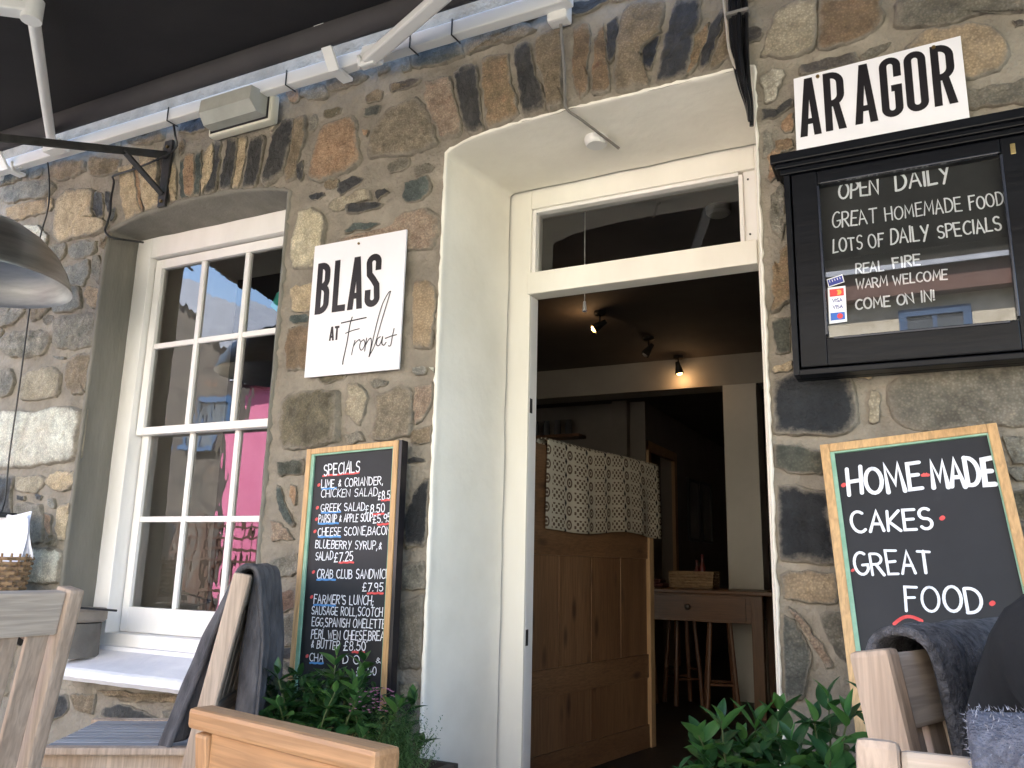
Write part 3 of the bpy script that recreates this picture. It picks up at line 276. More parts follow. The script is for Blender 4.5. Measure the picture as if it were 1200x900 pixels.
SC = {'K': ((.008, .009, .011), (.026, .028, .033), (.07, .07, .075)), 'D': ((.022, .022, .024), (.06, .056, .052), (.11, .1, .085)), 'D2': ((.06, .05, .05), (.11, .09, .075), (.16, .12, .09)),
 'S': ((.13, .135, .13), (.25, .24, .21), (.36, .31, .24)), 'S2': ((.05, .058, .055), (.12, .118, .10), (.2, .18, .14)), 'G': ((.13, .125, .10), (.26, .23, .185), (.38, .33, .27)), 'G2': ((.035, .04, .032), (.10, .10, .075), (.2, .16, .1)),
 'B': ((.15, .11, .06), (.27, .20, .125), (.33, .22, .12)), 'B3': ((.085, .072, .042), (.19, .155, .095), (.27, .2, .12)), 'B4': ((.10, .088, .066), (.2, .175, .135), (.27, .22, .16)),
 'P': ((.24, .15, .10), (.34, .25, .175), (.2, .15, .11)), 'P2': ((.15, .12, .08), (.27, .215, .145), (.36, .24, .15)), 'O': ((.31, .17, .085), (.38, .235, .13), (.23, .14, .085)), 'O2': ((.13, .06, .035), (.2, .12, .08), (.11, .07, .06)),
 'O4': ((.19, .14, .07), (.3, .19, .1), (.34, .16, .07)), 'O5': ((.17, .115, .06), (.24, .15, .08), (.16, .07, .035)), 'O6': ((.32, .22, .12), (.38, .275, .165), (.26, .2, .13)),
 'Y': ((.40, .29, .16), (.50, .38, .23), (.33, .22, .11)), 'Y2': ((.34, .235, .12), (.42, .3, .17), (.3, .17, .08)), 'Y3': ((.28, .235, .155), (.40, .335, .235), (.26, .2, .125)),
 'W': ((.52, .46, .37), (.72, .65, .55), (.46, .38, .29)), 'W2': ((.46, .38, .23), (.6, .52, .36), (.36, .28, .16)), 'W3': ((.35, .31, .235), (.5, .45, .36), (.25, .2, .15)),
 'M': ((.10, .10, .08), (.3, .27, .22), (.62, .56, .48)), 'T': ((.035, .05, .05), (.095, .115, .105), (.16, .15, .12)), 'light': ((.45, .4, .32), (.6, .54, .45), (.38, .33, .27))}
SC = {k: tuple(tuple(min(.78, (c*.80+sum(q)/3*.20)*(1.22 if k not in 'KD' else .95)*(1.0, 1.0, .95)[i]) for i, c in enumerate(q)) for q in v) for k, v in SC.items()}
def stone_mat(k):
    m = mat('stone_'+k, SC[k][0], SC[k][1], {'M': 22, 'W': 9, 'P2': 30, 'P': 34, 'O4': 30, 'O': 26}.get(k, 13), .85, 1.0, 55, detail=8, c3=SC[k][2], lo=.3, hi=.62)
    if 'done' in m: return m
    m['done'] = 1; nt = m.node_tree; N = nt.nodes; L = nt.links; b = N['Principled BSDF']
    cr = [x for x in N if x.type == 'VALTORGB'][0]; mp = [x for x in N if x.type == 'MAPPING'][0]
    # mineral specks, then mortar smeared over the rim of the stone
    vo = N.new('ShaderNodeTexVoronoi'); vo.inputs['Scale'].default_value = 130; L.new(mp.outputs[0], vo.inputs['Vector'])
    mr = N.new('ShaderNodeMapRange'); mr.inputs[1].default_value = .0; mr.inputs[2].default_value = .6; mr.inputs[3].default_value = 1.35; mr.inputs[4].default_value = .72; L.new(vo.outputs['Distance'], mr.inputs[0])
    mx = N.new('ShaderNodeMix'); mx.data_type = 'RGBA'; mx.blend_type = 'MULTIPLY'; mx.inputs[0].default_value = .75 if k not in 'KD' else .3
    L.new(cr.outputs[0], mx.inputs[6]); L.new(mr.outputs[0], mx.inputs[7])
    at = N.new('ShaderNodeAttribute'); at.attribute_name = 'rim'
    n3 = N.new('ShaderNodeTexNoise'); n3.inputs['Scale'].default_value = 20; n3.inputs['Detail'].default_value = 8; n3.inputs['Roughness'].default_value = .7; L.new(mp.outputs[0], n3.inputs['Vector'])
    a1 = N.new('ShaderNodeMath'); a1.operation = 'ADD'; L.new(at.outputs['Fac'], a1.inputs[0]); L.new(n3.outputs['Fac'], a1.inputs[1])
    m2 = N.new('ShaderNodeMapRange'); m2.inputs[1].default_value = .84; m2.inputs[2].default_value = 1.2; L.new(a1.outputs[0], m2.inputs[0])
    m3 = N.new('ShaderNodeMix'); m3.data_type = 'RGBA'; L.new(m2.outputs[0], m3.inputs[0]); L.new(mx.outputs[2], m3.inputs[6]); m3.inputs[7].default_value = (.26, .228, .178, 1)
    L.new(m3.outputs[2], b.inputs['Base Color'])
    # chipped relief: coarse faces plus grit
    g1 = N.new('ShaderNodeTexNoise'); g1.inputs['Scale'].default_value = 16; g1.inputs['Detail'].default_value = 10; g1.inputs['Roughness'].default_value = .7; L.new(mp.outputs[0], g1.inputs['Vector'])
    bb = [x for x in N if x.type == 'BUMP'][0]; b3 = N.new('ShaderNodeBump'); b3.inputs['Strength'].default_value = .9; b3.inputs['Distance'].default_value = .035
    L.new(g1.outputs['Fac'], b3.inputs['Height']); L.new(bb.outputs[0], b3.inputs['Normal']); L.new(b3.outputs[0], b.inputs['Normal'])
    gm = N.new('ShaderNodeMapRange'); gm.inputs[1].default_value = .36; gm.inputs[2].default_value = .6; gm.inputs[3].default_value = .55; gm.inputs[4].default_value = 1.25; L.new(g1.outputs['Fac'], gm.inputs[0])
    gx = N.new('ShaderNodeMix'); gx.data_type = 'RGBA'; gx.blend_type = 'MULTIPLY'; gx.inputs[0].default_value = .6; L.new(m3.outputs[2], gx.inputs[6]); L.new(gm.outputs[0], gx.inputs[7]); L.new(gx.outputs[2], b.inputs['Base Color'])
    if k in 'KD': b.inputs['Roughness'].default_value = .6
    return m
# ------------------------------------------------------------------ ground and the building
def structure(name, mb, m):
    o = mb.build(name, m); o['kind'] = 'structure'; return o
asphalt = mat('asphalt', (.13, .12, .10), (.20, .185, .15), 3, .9, .5, 90)
paving = mat('slate_paving', (.14, .135, .125), (.22, .21, .19), 5, .85, .4, 30)
structure('ground', MB().box(-150, 150, -150, 150, -.5, -.12), mat('grass_ground', (.06, .075, .03), (.09, .1, .045), 2, .95, .5, 20))
structure('road', MB().box(-60, 60, -7.4, -3.6, -.3, -.1), asphalt)
pv = MB(); pv.box(-60, 60, -3.6, 0.3, -.3, -.02); structure('pavement', pv, paving)
structure('far_pavement', MB().box(-60, 60, -8.6, -7.4, -.3, -.02), paving)
for i in range(16):
    for j in range(4):
        x = -5.2+i*.45+(j % 2)*.2; y = -3.55+j*.88
        o = MB().box(x, x+.44, y, y+.865, -.03, random.uniform(0, .006), .006).build('paving_slab', paving); o['kind'] = 'structure'
house = empty('cafe_building', (0, 0, 0), 'grey and tan rubble stone cafe front with deep cream doorway and white sash window', 'building')
# openings: door x -1.5675..-.4125 up to the flat arch, window x -3.4675..-2.35
DX0, DX1, WX0, WX1, WZ0 = -1.5675, -.4125, -3.4675, -2.35, .55
def door_top(x):
    t = (x-DX0)/(DX1-DX0); return 2.59+.06*(1-math.exp(-max(t, 0)/.11))
def win_top(x):
    t = (x-WX0)/(WX1-WX0); return 2.58+.066*(1-abs(2*t-1)**2.2)
def lattice(a, b, fine0, fine1, st, coarse, must):
    xs = []; x = a
    while x < b-1e-6:
        xs.append(x); x += st if fine0-st <= x <= fine1 else coarse
    xs.append(b); xs = [x for x in xs if all(abs(x-mm) > st*.5 for mm in must)]+list(must)
    return sorted(xs)
XS = lattice(-9, 4, -5.0, .75, .02, .25, [DX0, DX1, WX0, WX1])
ZS = lattice(-.1, 5.6, .2, 3.3, .02, .25, [WZ0, 2.58])
def n3(x, z, s, k=0): return noise.noise(Vector((x*s, z*s, k*7.3)))
V = []; F = []; nx = len(XS)
for z in ZS:
    for x in XS:
        zz = z
        for (a, b, fn) in ((DX0, DX1, door_top), (WX0, WX1, win_top)):
            if a-1e-6 <= x <= b+1e-6 and 2.3 < z < 3.1:
                lift = fn(min(max(x, a), b))-2.58
                zz = z+lift*((z-2.3)/.28 if z < 2.58 else (3.1-z)/.52)
        y = .003+.008*n3(x, z, 9)+.007*n3(x, z, 26, 1)
        dx = 0
        if abs(x-DX0) < 1e-6 or abs(x-DX1) < 1e-6: y = .002
        V.append((x+dx, y, zz))
for j in range(len(ZS)-1):
    for i in range(nx-1):
        cx = (XS[i]+XS[i+1])/2; cz = (ZS[j]+ZS[j+1])/2
        if DX0 < cx < DX1 and cz < 2.58: continue
        if WX0 < cx < WX1 and WZ0 < cz < 2.58: continue
        F.append((j*nx+i, j*nx+i+1, (j+1)*nx+i+1, (j+1)*nx+i))
wall = mesh('wall', V, F, mortar, house, True)
def in_open(x, z, pad=0):
    return (DX0-pad < x < DX1+pad and z < 2.66+pad) or (WX0-pad < x < WX1+pad and WZ0-.05-pad < z < 2.65+pad)
def stone(k, poly, h=None, yb=0.0):
    cx = sum(p[0] for p in poly)/len(poly); cz = sum(p[1] for p in poly)/len(poly)
    rnd = random.Random(int(cx*1e4)+int(cz*997))
    per = sum(math.dist(poly[i], poly[i-1]) for i in range(len(poly)))
    n = max(14, min(44, int(per/.017)))
    # even points round the outline
    pts = []; step = per/n; acc = 0; i = 0; P = poly+[poly[0]]
    seg = [math.dist(P[j], P[j+1]) for j in range(len(poly))]; cum = [0]
    for s_ in seg: cum.append(cum[-1]+s_)
    for q in range(n):
        d = q*step; j = max(jj for jj in range(len(poly)) if cum[jj] <= d+1e-9); t = (d-cum[j])/max(seg[j], 1e-6)
        pts.append((P[j][0]*(1-t)+P[j+1][0]*t, P[j][1]*(1-t)+P[j+1][1]*t))
    sm = []
    for q in range(n):
        a = pts[q-1]; b = pts[q]; c = pts[(q+1) % n]
        x = .08*a[0]+.84*b[0]+.08*c[0]; z = .08*a[1]+.84*b[1]+.08*c[1]
        x += .008*n3(x, z, 30, 3)+.006*n3(x, z, 75, 8); z += .008*n3(x, z, 30, 5)+.006*n3(x, z, 75, 9)
        x = cx+(x-cx)*1.0+math.copysign(min(abs(x-cx)*.06, .004), x-cx); z = cz+(z-cz)+math.copysign(min(abs(z-cz)*.06, .004), z-cz)
        if DX0-.01 < x < DX1+.012 and z < door_top(x)+.01:
            if x < -1.2: x = DX0-.011 if z < 2.6 else x
            elif x > -.6 and z < 2.62: x = DX1+.013
            if DX0 < x < DX1: z = max(z, door_top(x)+.012)
        if WX0-.006 < x < WX1+.006 and WZ0 < z < win_top(x)+.01:
            if z > 2.5: z = win_top(x)+.012
            elif x < -3: x = WX0-.008
            else: x = WX1+.008
        sm.append((x, z))
    area = abs(sum(sm[q-1][0]*sm[q][1]-sm[q][0]*sm[q-1][1] for q in range(n)))/2
    h = h if h is not None else rnd.uniform(.003, .006)+min(.006, area*.2)
    rings = ((1.04, .012, 1), (1.0, .001, 1), (.965, -h*.8, .74), (.9, -h, .5), (.72, -h*1.05, .22), (.45, -h*1.1, .05), (.2, -h*1.1, 0))
    tx, tz = rnd.uniform(-.05, .05), rnd.uniform(-.05, .05); V = []; F = []; rim = []
    amp = {'M': .011, 'W': .008, 'B3': .009, 'K': .006}.get(k, .005)
    for (s_, y, rv) in rings:
        for (x, z) in sm:
            X = cx+(x-cx)*s_; Z = cz+(z-cz)*s_
            yy = yb+y
            if s_ < .99: yy += -amp*abs(n3(X, Z, 18, 2))*1.6-amp*.8*n3(X, Z, 60, 4)+tx*(X-cx)+tz*(Z-cz)
            V.append((X-cx, yy, Z-cz)); rim.append(rv)
    V.append((0, yb-h*1.1-amp*n3(cx, cz, 22, 2), 0)); rim.append(0)
    for r in range(len(rings)-1):
        for q in range(n): F.append((r*n+q, r*n+(q+1) % n, (r+1)*n+(q+1) % n, (r+1)*n+q))
    c = len(V)-1; r = (len(rings)-1)*n
    for q in range(n): F.append((r+q, r+(q+1) % n, c))
    sgn = sum(sm[q-1][0]*sm[q][1]-sm[q][0]*sm[q-1][1] for q in range(n))
    if sgn < 0: F = [f[::-1] for f in F]
    o = mesh('stone', V, F, stone_mat(k), house, True, loc=(cx, 0, cz))
    at = o.data.attributes.new('rim', 'FLOAT', 'POINT'); at.data.foreach_set('value', rim)
    return o
for k, poly in STONES: stone(k, poly)
# further courses where the photograph is hidden by signs or ends at its frame
boxes = [(min(p[0] for p in q)-.006, max(p[0] for p in q)+.006, min(p[1] for p in q)-.006, max(p[1] for p in q)+.006) for k, q in STONES]
rg = random.Random(5); z = .42; cnt = 0; extra = []
while z < 3.75:
    hh = rg.uniform(.12, .21) if z > .45 else .23; x = -5.2
    while x < 1.0:
        ww = rg.uniform(.18, .42) if z > .45 else rg.uniform(.35, .6); x0, x1, z0, z1 = x+.007, x+ww-.007, z+.007, z+hh-.007
        ok = not (DX0-.01 < x1 and x0 < DX1+.01 and z0 < 2.67) and not (WX0-.01 < x1 and x0 < WX1+.01 and z1 > WZ0-.06 and z0 < 2.67)
        ok = ok and not any(a < x1 and x0 < b and c < z1 and z0 < d for a, b, c, d in boxes)
        if ok and cnt < 76:
            j = lambda: rg.uniform(-.012, .012)
            poly = [(x0+j(), z0+j()), ((x0+x1)/2+3*j(), z0+j()*.5), (x1+j(), z0+j()), (x1+j()*.5, (z0+z1)/2), (x1+j(), z1+j()), ((x0+x1)/2, z1+j()), (x0+j(), z1+j()), (x0+j(), (z0+z1)/2)]
            stone(rg.choice(['B', 'G', 'B4', 'Y3', 'S', 'D', 'P', 'G', 'S2', 'W3']), poly); cnt += 1; extra.append((x0, x1, z0, z1))
        x += ww
    z += hh
# half-buried stones in the broad joints
def inside(x, z, poly):
    c = False; n = len(poly)
    for i in range(n):
        (ax, az), (bx, bz) = poly[i-1], poly[i]
        if (az > z) != (bz > z) and x < (bx-ax)*(z-az)/(bz-az)+ax: c = not c
    return c
placed = []; tries = 0; rg = random.Random(21); small = [(q, bx_) for (k, q), bx_ in zip(STONES, boxes)]
rows = [b for b in boxes]
def free(x, z, rx, rz):
    for j in range(12):
        a = 2*pi*j/12; px, pz = x+rx*1.1*cos(a), z+rz*1.1*sin(a)
        if DX0-.012 < px < DX1+.014 and pz < door_top(px)+.012: return False
        if WX0-.03 < px < WX1+.03 and WZ0-.03 < pz < win_top(px)+.02: return False
        for q, b in small:
            if b[0] < px < b[1] and b[2] < pz < b[3] and inside(px, pz, q): return False
        for (ax, az, arx, arz) in placed:
            if ((px-ax)/(arx+.006))**2+((pz-az)/(arz+.006))**2 < 1: return False
    return not any(abs(b[0]+b[1]-2*x)/2 < rx and abs(b[2]+b[3]-2*z)/2 < rz for q, b in small)
for rx0, rz0, want in ((.11, .055, 12), (.075, .04, 22), (.05, .028, 34)):
    got = 0
    for _ in range(5000):
        if got >= want: break
        x = rg.uniform(-4.5, .6); z = rg.uniform(.75, 3.1); v = rg.uniform(.8, 1.15)
        if abs(x+2.9) < .75 and z > 2.6: rx, rz = rz0*.8*v, rx0*v
        else: rx, rz = rx0*v, rz0*v
        if not free(x, z, rx, rz): continue
        if any(a < x+rx and x-rx < b and c < z+rz and z-rz < d for a, b, c, d in extra): continue
        placed.append((x, z, rx, rz)); got += 1; ph = rg.uniform(0, 1)
        poly = [(x+rx*math.copysign(abs(cos(a))**.6, cos(a))*rg.uniform(.85, 1.05), z+rz*math.copysign(abs(sin(a))**.6, sin(a))*rg.uniform(.85, 1.05)) for a in [2*pi*(j+ph)/9 for j in range(9)]]
        stone(rg.choice(['B', 'B4', 'G', 'G', 'S2', 'B4', 'Y3', 'D2', 'B3']), poly, .002)
# sealed body of the building: upper wall, sides, roof
body = MB(); body.box(-9, -8.8, 0, 9, -.1, 5.6).box(3.8, 4, 0, 9, -.1, 5.6).box(-9, 4, 8.9, 9.1, -.1, 5.6)
body.build('outer_wall', mortar, house)
rf = MB(); rf.add([(-9.3, -.25, 5.5), (4.3, -.25, 5.5), (4.3, 4.6, 8.2), (-9.3, 4.6, 8.2), (-9.3, 9.4, 5.5), (4.3, 9.4, 5.5)], [(0, 1, 2, 3), (3, 2, 5, 4), (0, 3, 4), (1, 5, 2)])
roofm = mat('roof_slate', (.20, .21, .24), (.33, .34, .37), 4, .6, .5, 25, stretch=(1, 1, 4))
rf.build('roof', roofm, house)
# ---- deep door reveal, one plaster skin from wall face to frame
def reveal(path_out, path_in, prof, m, name, seed=0, lip=.012):
    V = []; F = []; n = len(path_out); P = len(prof)+2
    for i, (po, pi_) in enumerate(zip(path_out, path_in)):
        o_ = Vector((po[0], 0, po[1])); q = Vector((pi_[0], 0, pi_[1]))
        out = Vector((po[2], 0, po[3]))          # outward direction in the wall plane
        nz = .5+.5*noise.noise(Vector((po[0]*28+seed, po[1]*28, 2)))+.35*noise.noise(Vector((po[0]*90, po[1]*90, 5)))
        a = o_+out*(lip*(.1+nz)); V.append((a.x, -.001+.004, a.z))
        a = o_+out*(lip*(.0+nz*.75)); V.append((a.x, -.007-.003*nz, a.z))
        for t, d in prof:
            a = o_.lerp(q, t); w_ = .0035*noise.noise(Vector((a.x*7, d*7, a.z*7+seed)))
            V.append((a.x-out.x*(w_+(.004 if t == 0 else 0)), d, a.z-out.z*w_))
    for i in range(n-1):
        for j in range(P-1): F.append((i*P+j, i*P+j+1, (i+1)*P+j+1, (i+1)*P+j))
    o = mesh(name, V, F, m, house, True)
    return o
po = []; pin = []
IX0, IX1, IZ = -1.516, -.47, 2.602
for i in range(131): z = -.05+2.64*i/130; po.append((DX0, z, -1, 0)); pin.append((IX0, min(z, IZ)))
for i in range(1, 60):
    x = DX0+(DX1-DX0)*i/60; po.append((x, door_top(x), 0, 1)); t = i/60; pin.append((IX0+(IX1-IX0)*t, IZ+.012*t))
for i in range(131): z = 2.649-2.70*i/130; po.append((DX1, z, 1, 0)); pin.append((IX1, min(z, IZ+.012)))
reveal(po, pin, [(0, .004), (.03, .02), (.1, .05), (.25, .11), (.4, .18), (.6, .27), (.8, .36), (1, .445)], plaster, 'door_reveal')
po = []; pin = []
for i in range(104): z = WZ0+(2.58-WZ0)*i/103; po.append((WX0, z, -1, 0)); pin.append((WX0-.003, z+.018*i/103))
for i in range(1, 40):
    x = WX0+(WX1-WX0)*i/40; po.append((x, win_top(x), 0, 1)); pin.append((x, 2.598))
for i in range(104): z = 2.58-(2.58-WZ0)*i/103; po.append((WX1, z, 1, 0)); pin.append((WX1+.003, z+.018*(1-i/103)))
reveal(po, pin, [(0, .0), (.1, .012), (.3, .05), (.6, .1), (1, .172)], render_, 'window_reveal', 9, lip=.03)
# ---- door frame
dfr = MB()
Y0, Y1 = .46, .54
dfr.box(-1.55, -1.421, Y0, Y1, 0, 2.7, .004)
dfr.box(-.50, -.38, Y0, Y1, 0, 2.7, .004)
dfr.box(-1.421, -.50, Y0+.001, Y1, 2.523, 2.7, .004)
dfo = dfr.build('door_frame', cream, house)
MB().box(-1.43, -.5, Y0-.012, Y1-.003, 2.142, 2.236, .006).build('transom_bar', cream, dfo)
MB().box(-1.437, -1.42, Y0+.012, Y1, 0, 2.142, .003).build('door_stop', white, dfo)
bd = MB(); bd.box(-1.421, -1.405, Y0+.012, Y1, 2.236, 2.523, .003).box(-.562, -.546, Y0+.006, Y1, 2.236, 2.51, .003).box(-1.405, -.562, Y0+.012, Y1, 2.508, 2.523, .003); bd.build('glazing_bead', white, dfo)
MB().box(-.546, -.50, Y0+.02, Y1-.01, 2.236, 2.523, .002).build('side_board', white, dfo)
sc_ = MB()
for z in (2.27, 2.49): sc_.tube([(-.528, Y0+.021, z), (-.528, Y0+.017, z)], .004, 8)
sc_.build('screw', mat('dark_iron', (.012, .011, .011), (.03, .028, .027), 20, .5, .2, 60), dfo)
clearg = glass('clear_glass', (.93, .95, .94), 1.0)
mesh('fanlight_pane', [(-1.41, .505, 2.23), (-.55, .505, 2.23), (-.55, .505, 2.515), (-1.41, .505, 2.515)], [(0, 1, 2, 3)], clearg, dfo)
hg = MB()
for z in (.78, 1.68): hg.box(-1.423, -1.4195, .476, .50, z-.03, z+.03, .001)
hg.build('strike_plate', MATS['dark_iron'], dfo)
# ---- sash window
wf = MB()
wf.box(-3.50, -3.372, .172, .30, .60, 2.75, .004).box(-2.432, -2.32, .172, .30, .60, 2.75, .004)
wf.box(-3.372, -2.432, .174, .30, 2.497, 2.75, .004).box(-3.372, -2.432, .172, .30, .60, .712, .004)
wfo = wf.build('window_frame', white, house)
wavyg = glass('old_glass', (.72, .74, .72), 1.35, .06)
def sash(z0, z1, y, bot, top, x0=-3.366, x1=-2.438):
    s_ = MB(); d = .036
    s_.box(x0, x0+.044, y, y+d, z0, z1, .003).box(x1-.044, x1, y, y+d, z0, z1, .003)
    s_.box(x0+.044, x1-.044, y+.0005, y+d, z0, z0+bot, .003).box(x0+.044, x1-.044, y+.0005, y+d, z1-top, z1, .003)
    so_ = s_.build('sash', white, wfo)
    gx0, gx1, gz0, gz1 = x0+.044, x1-.044, z0+bot, z1-top
    xs = [gx0+(gx1-gx0)/3*i for i in range(4)]; zm = (gz0+gz1)/2
    for i in (1, 2): MB().box(xs[i]-.013, xs[i]+.013, y+.004, y+d-.004, gz0, gz1, .004).build('glazing_bar', white, wfo)
    for i in range(3):
        MB().box(xs[i]+(.013 if i else 0), xs[i+1]-(.013 if i < 2 else 0), y+.005, y+d-.005, zm-.013, zm+.013, .004).build('glazing_bar', white, wfo)
        for (a, b) in ((gz0, zm-.013), (zm+.013, gz1)):
            r_a = random.uniform(-.0016, .0016); r_b = random.uniform(-.0016, .0016)
            xa = xs[i]+(.012 if i else -.002); xb = xs[i+1]-(.012 if i < 2 else -.002)
            mesh('pane', [(xa, y+.018+r_a, a-.002), (xb, y+.018-r_a, a-.002), (xb, y+.018-r_a+r_b, b+.002), (xa, y+.018+r_a+r_b, b+.002)], [(0, 1, 2, 3)], wavyg, wfo)
sash(1.612, 2.49, .205, .036, .046)
sash(.714, 1.648, .243, .11, .034)
# interior lining of the window opening
li = MB(); li.box(-3.47, -3.40, .30, .78, .6, 2.62).box(-2.40, -2.34, .30, .78, .6, 2.62).box(-3.47, -2.34, .30, .78, 2.58, 2.64).box(-3.47, -2.34, .30, .82, .66, .70)
li.build('window_lining', white, house)
# sill
sl_ = MB(); V = []
nxs = 44; prof = [(.17, .648), (.12, .64), (.0, .617), (-.10, .600), (-.112, .592), (-.114, .565), (-.10, .548), (.0, .55)]
for i in range(nxs+1):
    x = -3.40+(-2.30+3.40)*i/nxs
    for (y, z) in prof:
        e = .002*noise.noise(Vector((x*20, z*60, 1))) if y < 0 else 0
        V.append((x if y > -.0 else x+.09*(1-i/nxs), y+e, z+e+.0015*noise.noise(Vector((x*9, y*9, 3)))))
P = len(prof); F = [(i*P+j, i*P+(j+1) % P, (i+1)*P+(j+1) % P, (i+1)*P+j) for i in range(nxs) for j in range(P)]+[tuple(range(P))[::-1], tuple(nxs*P+j for j in range(P))]
o = mesh('window_sill', V, F, slate_w, house)
sub = MB().box(-3.46, -3.36, .0, .17, .55, .64).box(-3.468, -2.35, .14, .18, .55, .66)
sub.build('sill_back', slate_w, house)
# ---- interior shell
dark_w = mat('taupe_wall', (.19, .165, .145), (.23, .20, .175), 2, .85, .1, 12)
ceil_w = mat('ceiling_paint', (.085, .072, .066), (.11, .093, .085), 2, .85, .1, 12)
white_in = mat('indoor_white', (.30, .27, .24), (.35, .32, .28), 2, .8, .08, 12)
def room(name, parts, m):
    b = MB()
    for p in parts: b.box(*p)
    return b.build(name, m, house)
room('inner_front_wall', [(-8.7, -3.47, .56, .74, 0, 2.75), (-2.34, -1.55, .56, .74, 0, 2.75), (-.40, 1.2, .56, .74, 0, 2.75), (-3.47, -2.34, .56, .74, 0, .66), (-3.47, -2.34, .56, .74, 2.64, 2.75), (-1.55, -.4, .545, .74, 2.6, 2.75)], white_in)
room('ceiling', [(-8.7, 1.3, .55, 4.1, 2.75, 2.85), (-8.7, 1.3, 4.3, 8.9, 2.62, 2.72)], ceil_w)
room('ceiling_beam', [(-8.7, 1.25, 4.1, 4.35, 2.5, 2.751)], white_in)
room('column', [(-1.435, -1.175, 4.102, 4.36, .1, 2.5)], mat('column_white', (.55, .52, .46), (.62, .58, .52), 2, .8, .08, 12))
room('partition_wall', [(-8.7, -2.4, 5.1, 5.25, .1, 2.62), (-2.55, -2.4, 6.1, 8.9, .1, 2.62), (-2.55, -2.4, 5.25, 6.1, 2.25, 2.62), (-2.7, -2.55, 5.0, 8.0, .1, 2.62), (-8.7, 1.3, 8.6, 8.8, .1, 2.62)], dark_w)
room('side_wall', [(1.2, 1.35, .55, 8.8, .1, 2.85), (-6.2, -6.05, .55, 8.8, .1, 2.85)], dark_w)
dn = MB(); dn.box(-2.41, -2.375, 5.12, 5.21, .1, 2.24).box(-2.41, -2.375, 6.02, 6.11, .1, 2.24).box(-2.41, -2.374, 5.12, 6.11, 2.15, 2.24)
dn.build('inner_door_frame', mat('pine_trim', (.42, .26, .13), (.5, .32, .17), 4, .5, .1, 20, stretch=(1, 1, .2)), house)
room('step', [(-1.57, -.41, -.02, .56, -.1, .08)], paving)
fl = MB(); fl.box(-8.7, 1.3, .5, 8.8, -.05, .1); structure('interior_floor', fl, mat('dark_slate_floor', (.02, .018, .017), (.04, .035, .03), 6, .5, .2, 25))
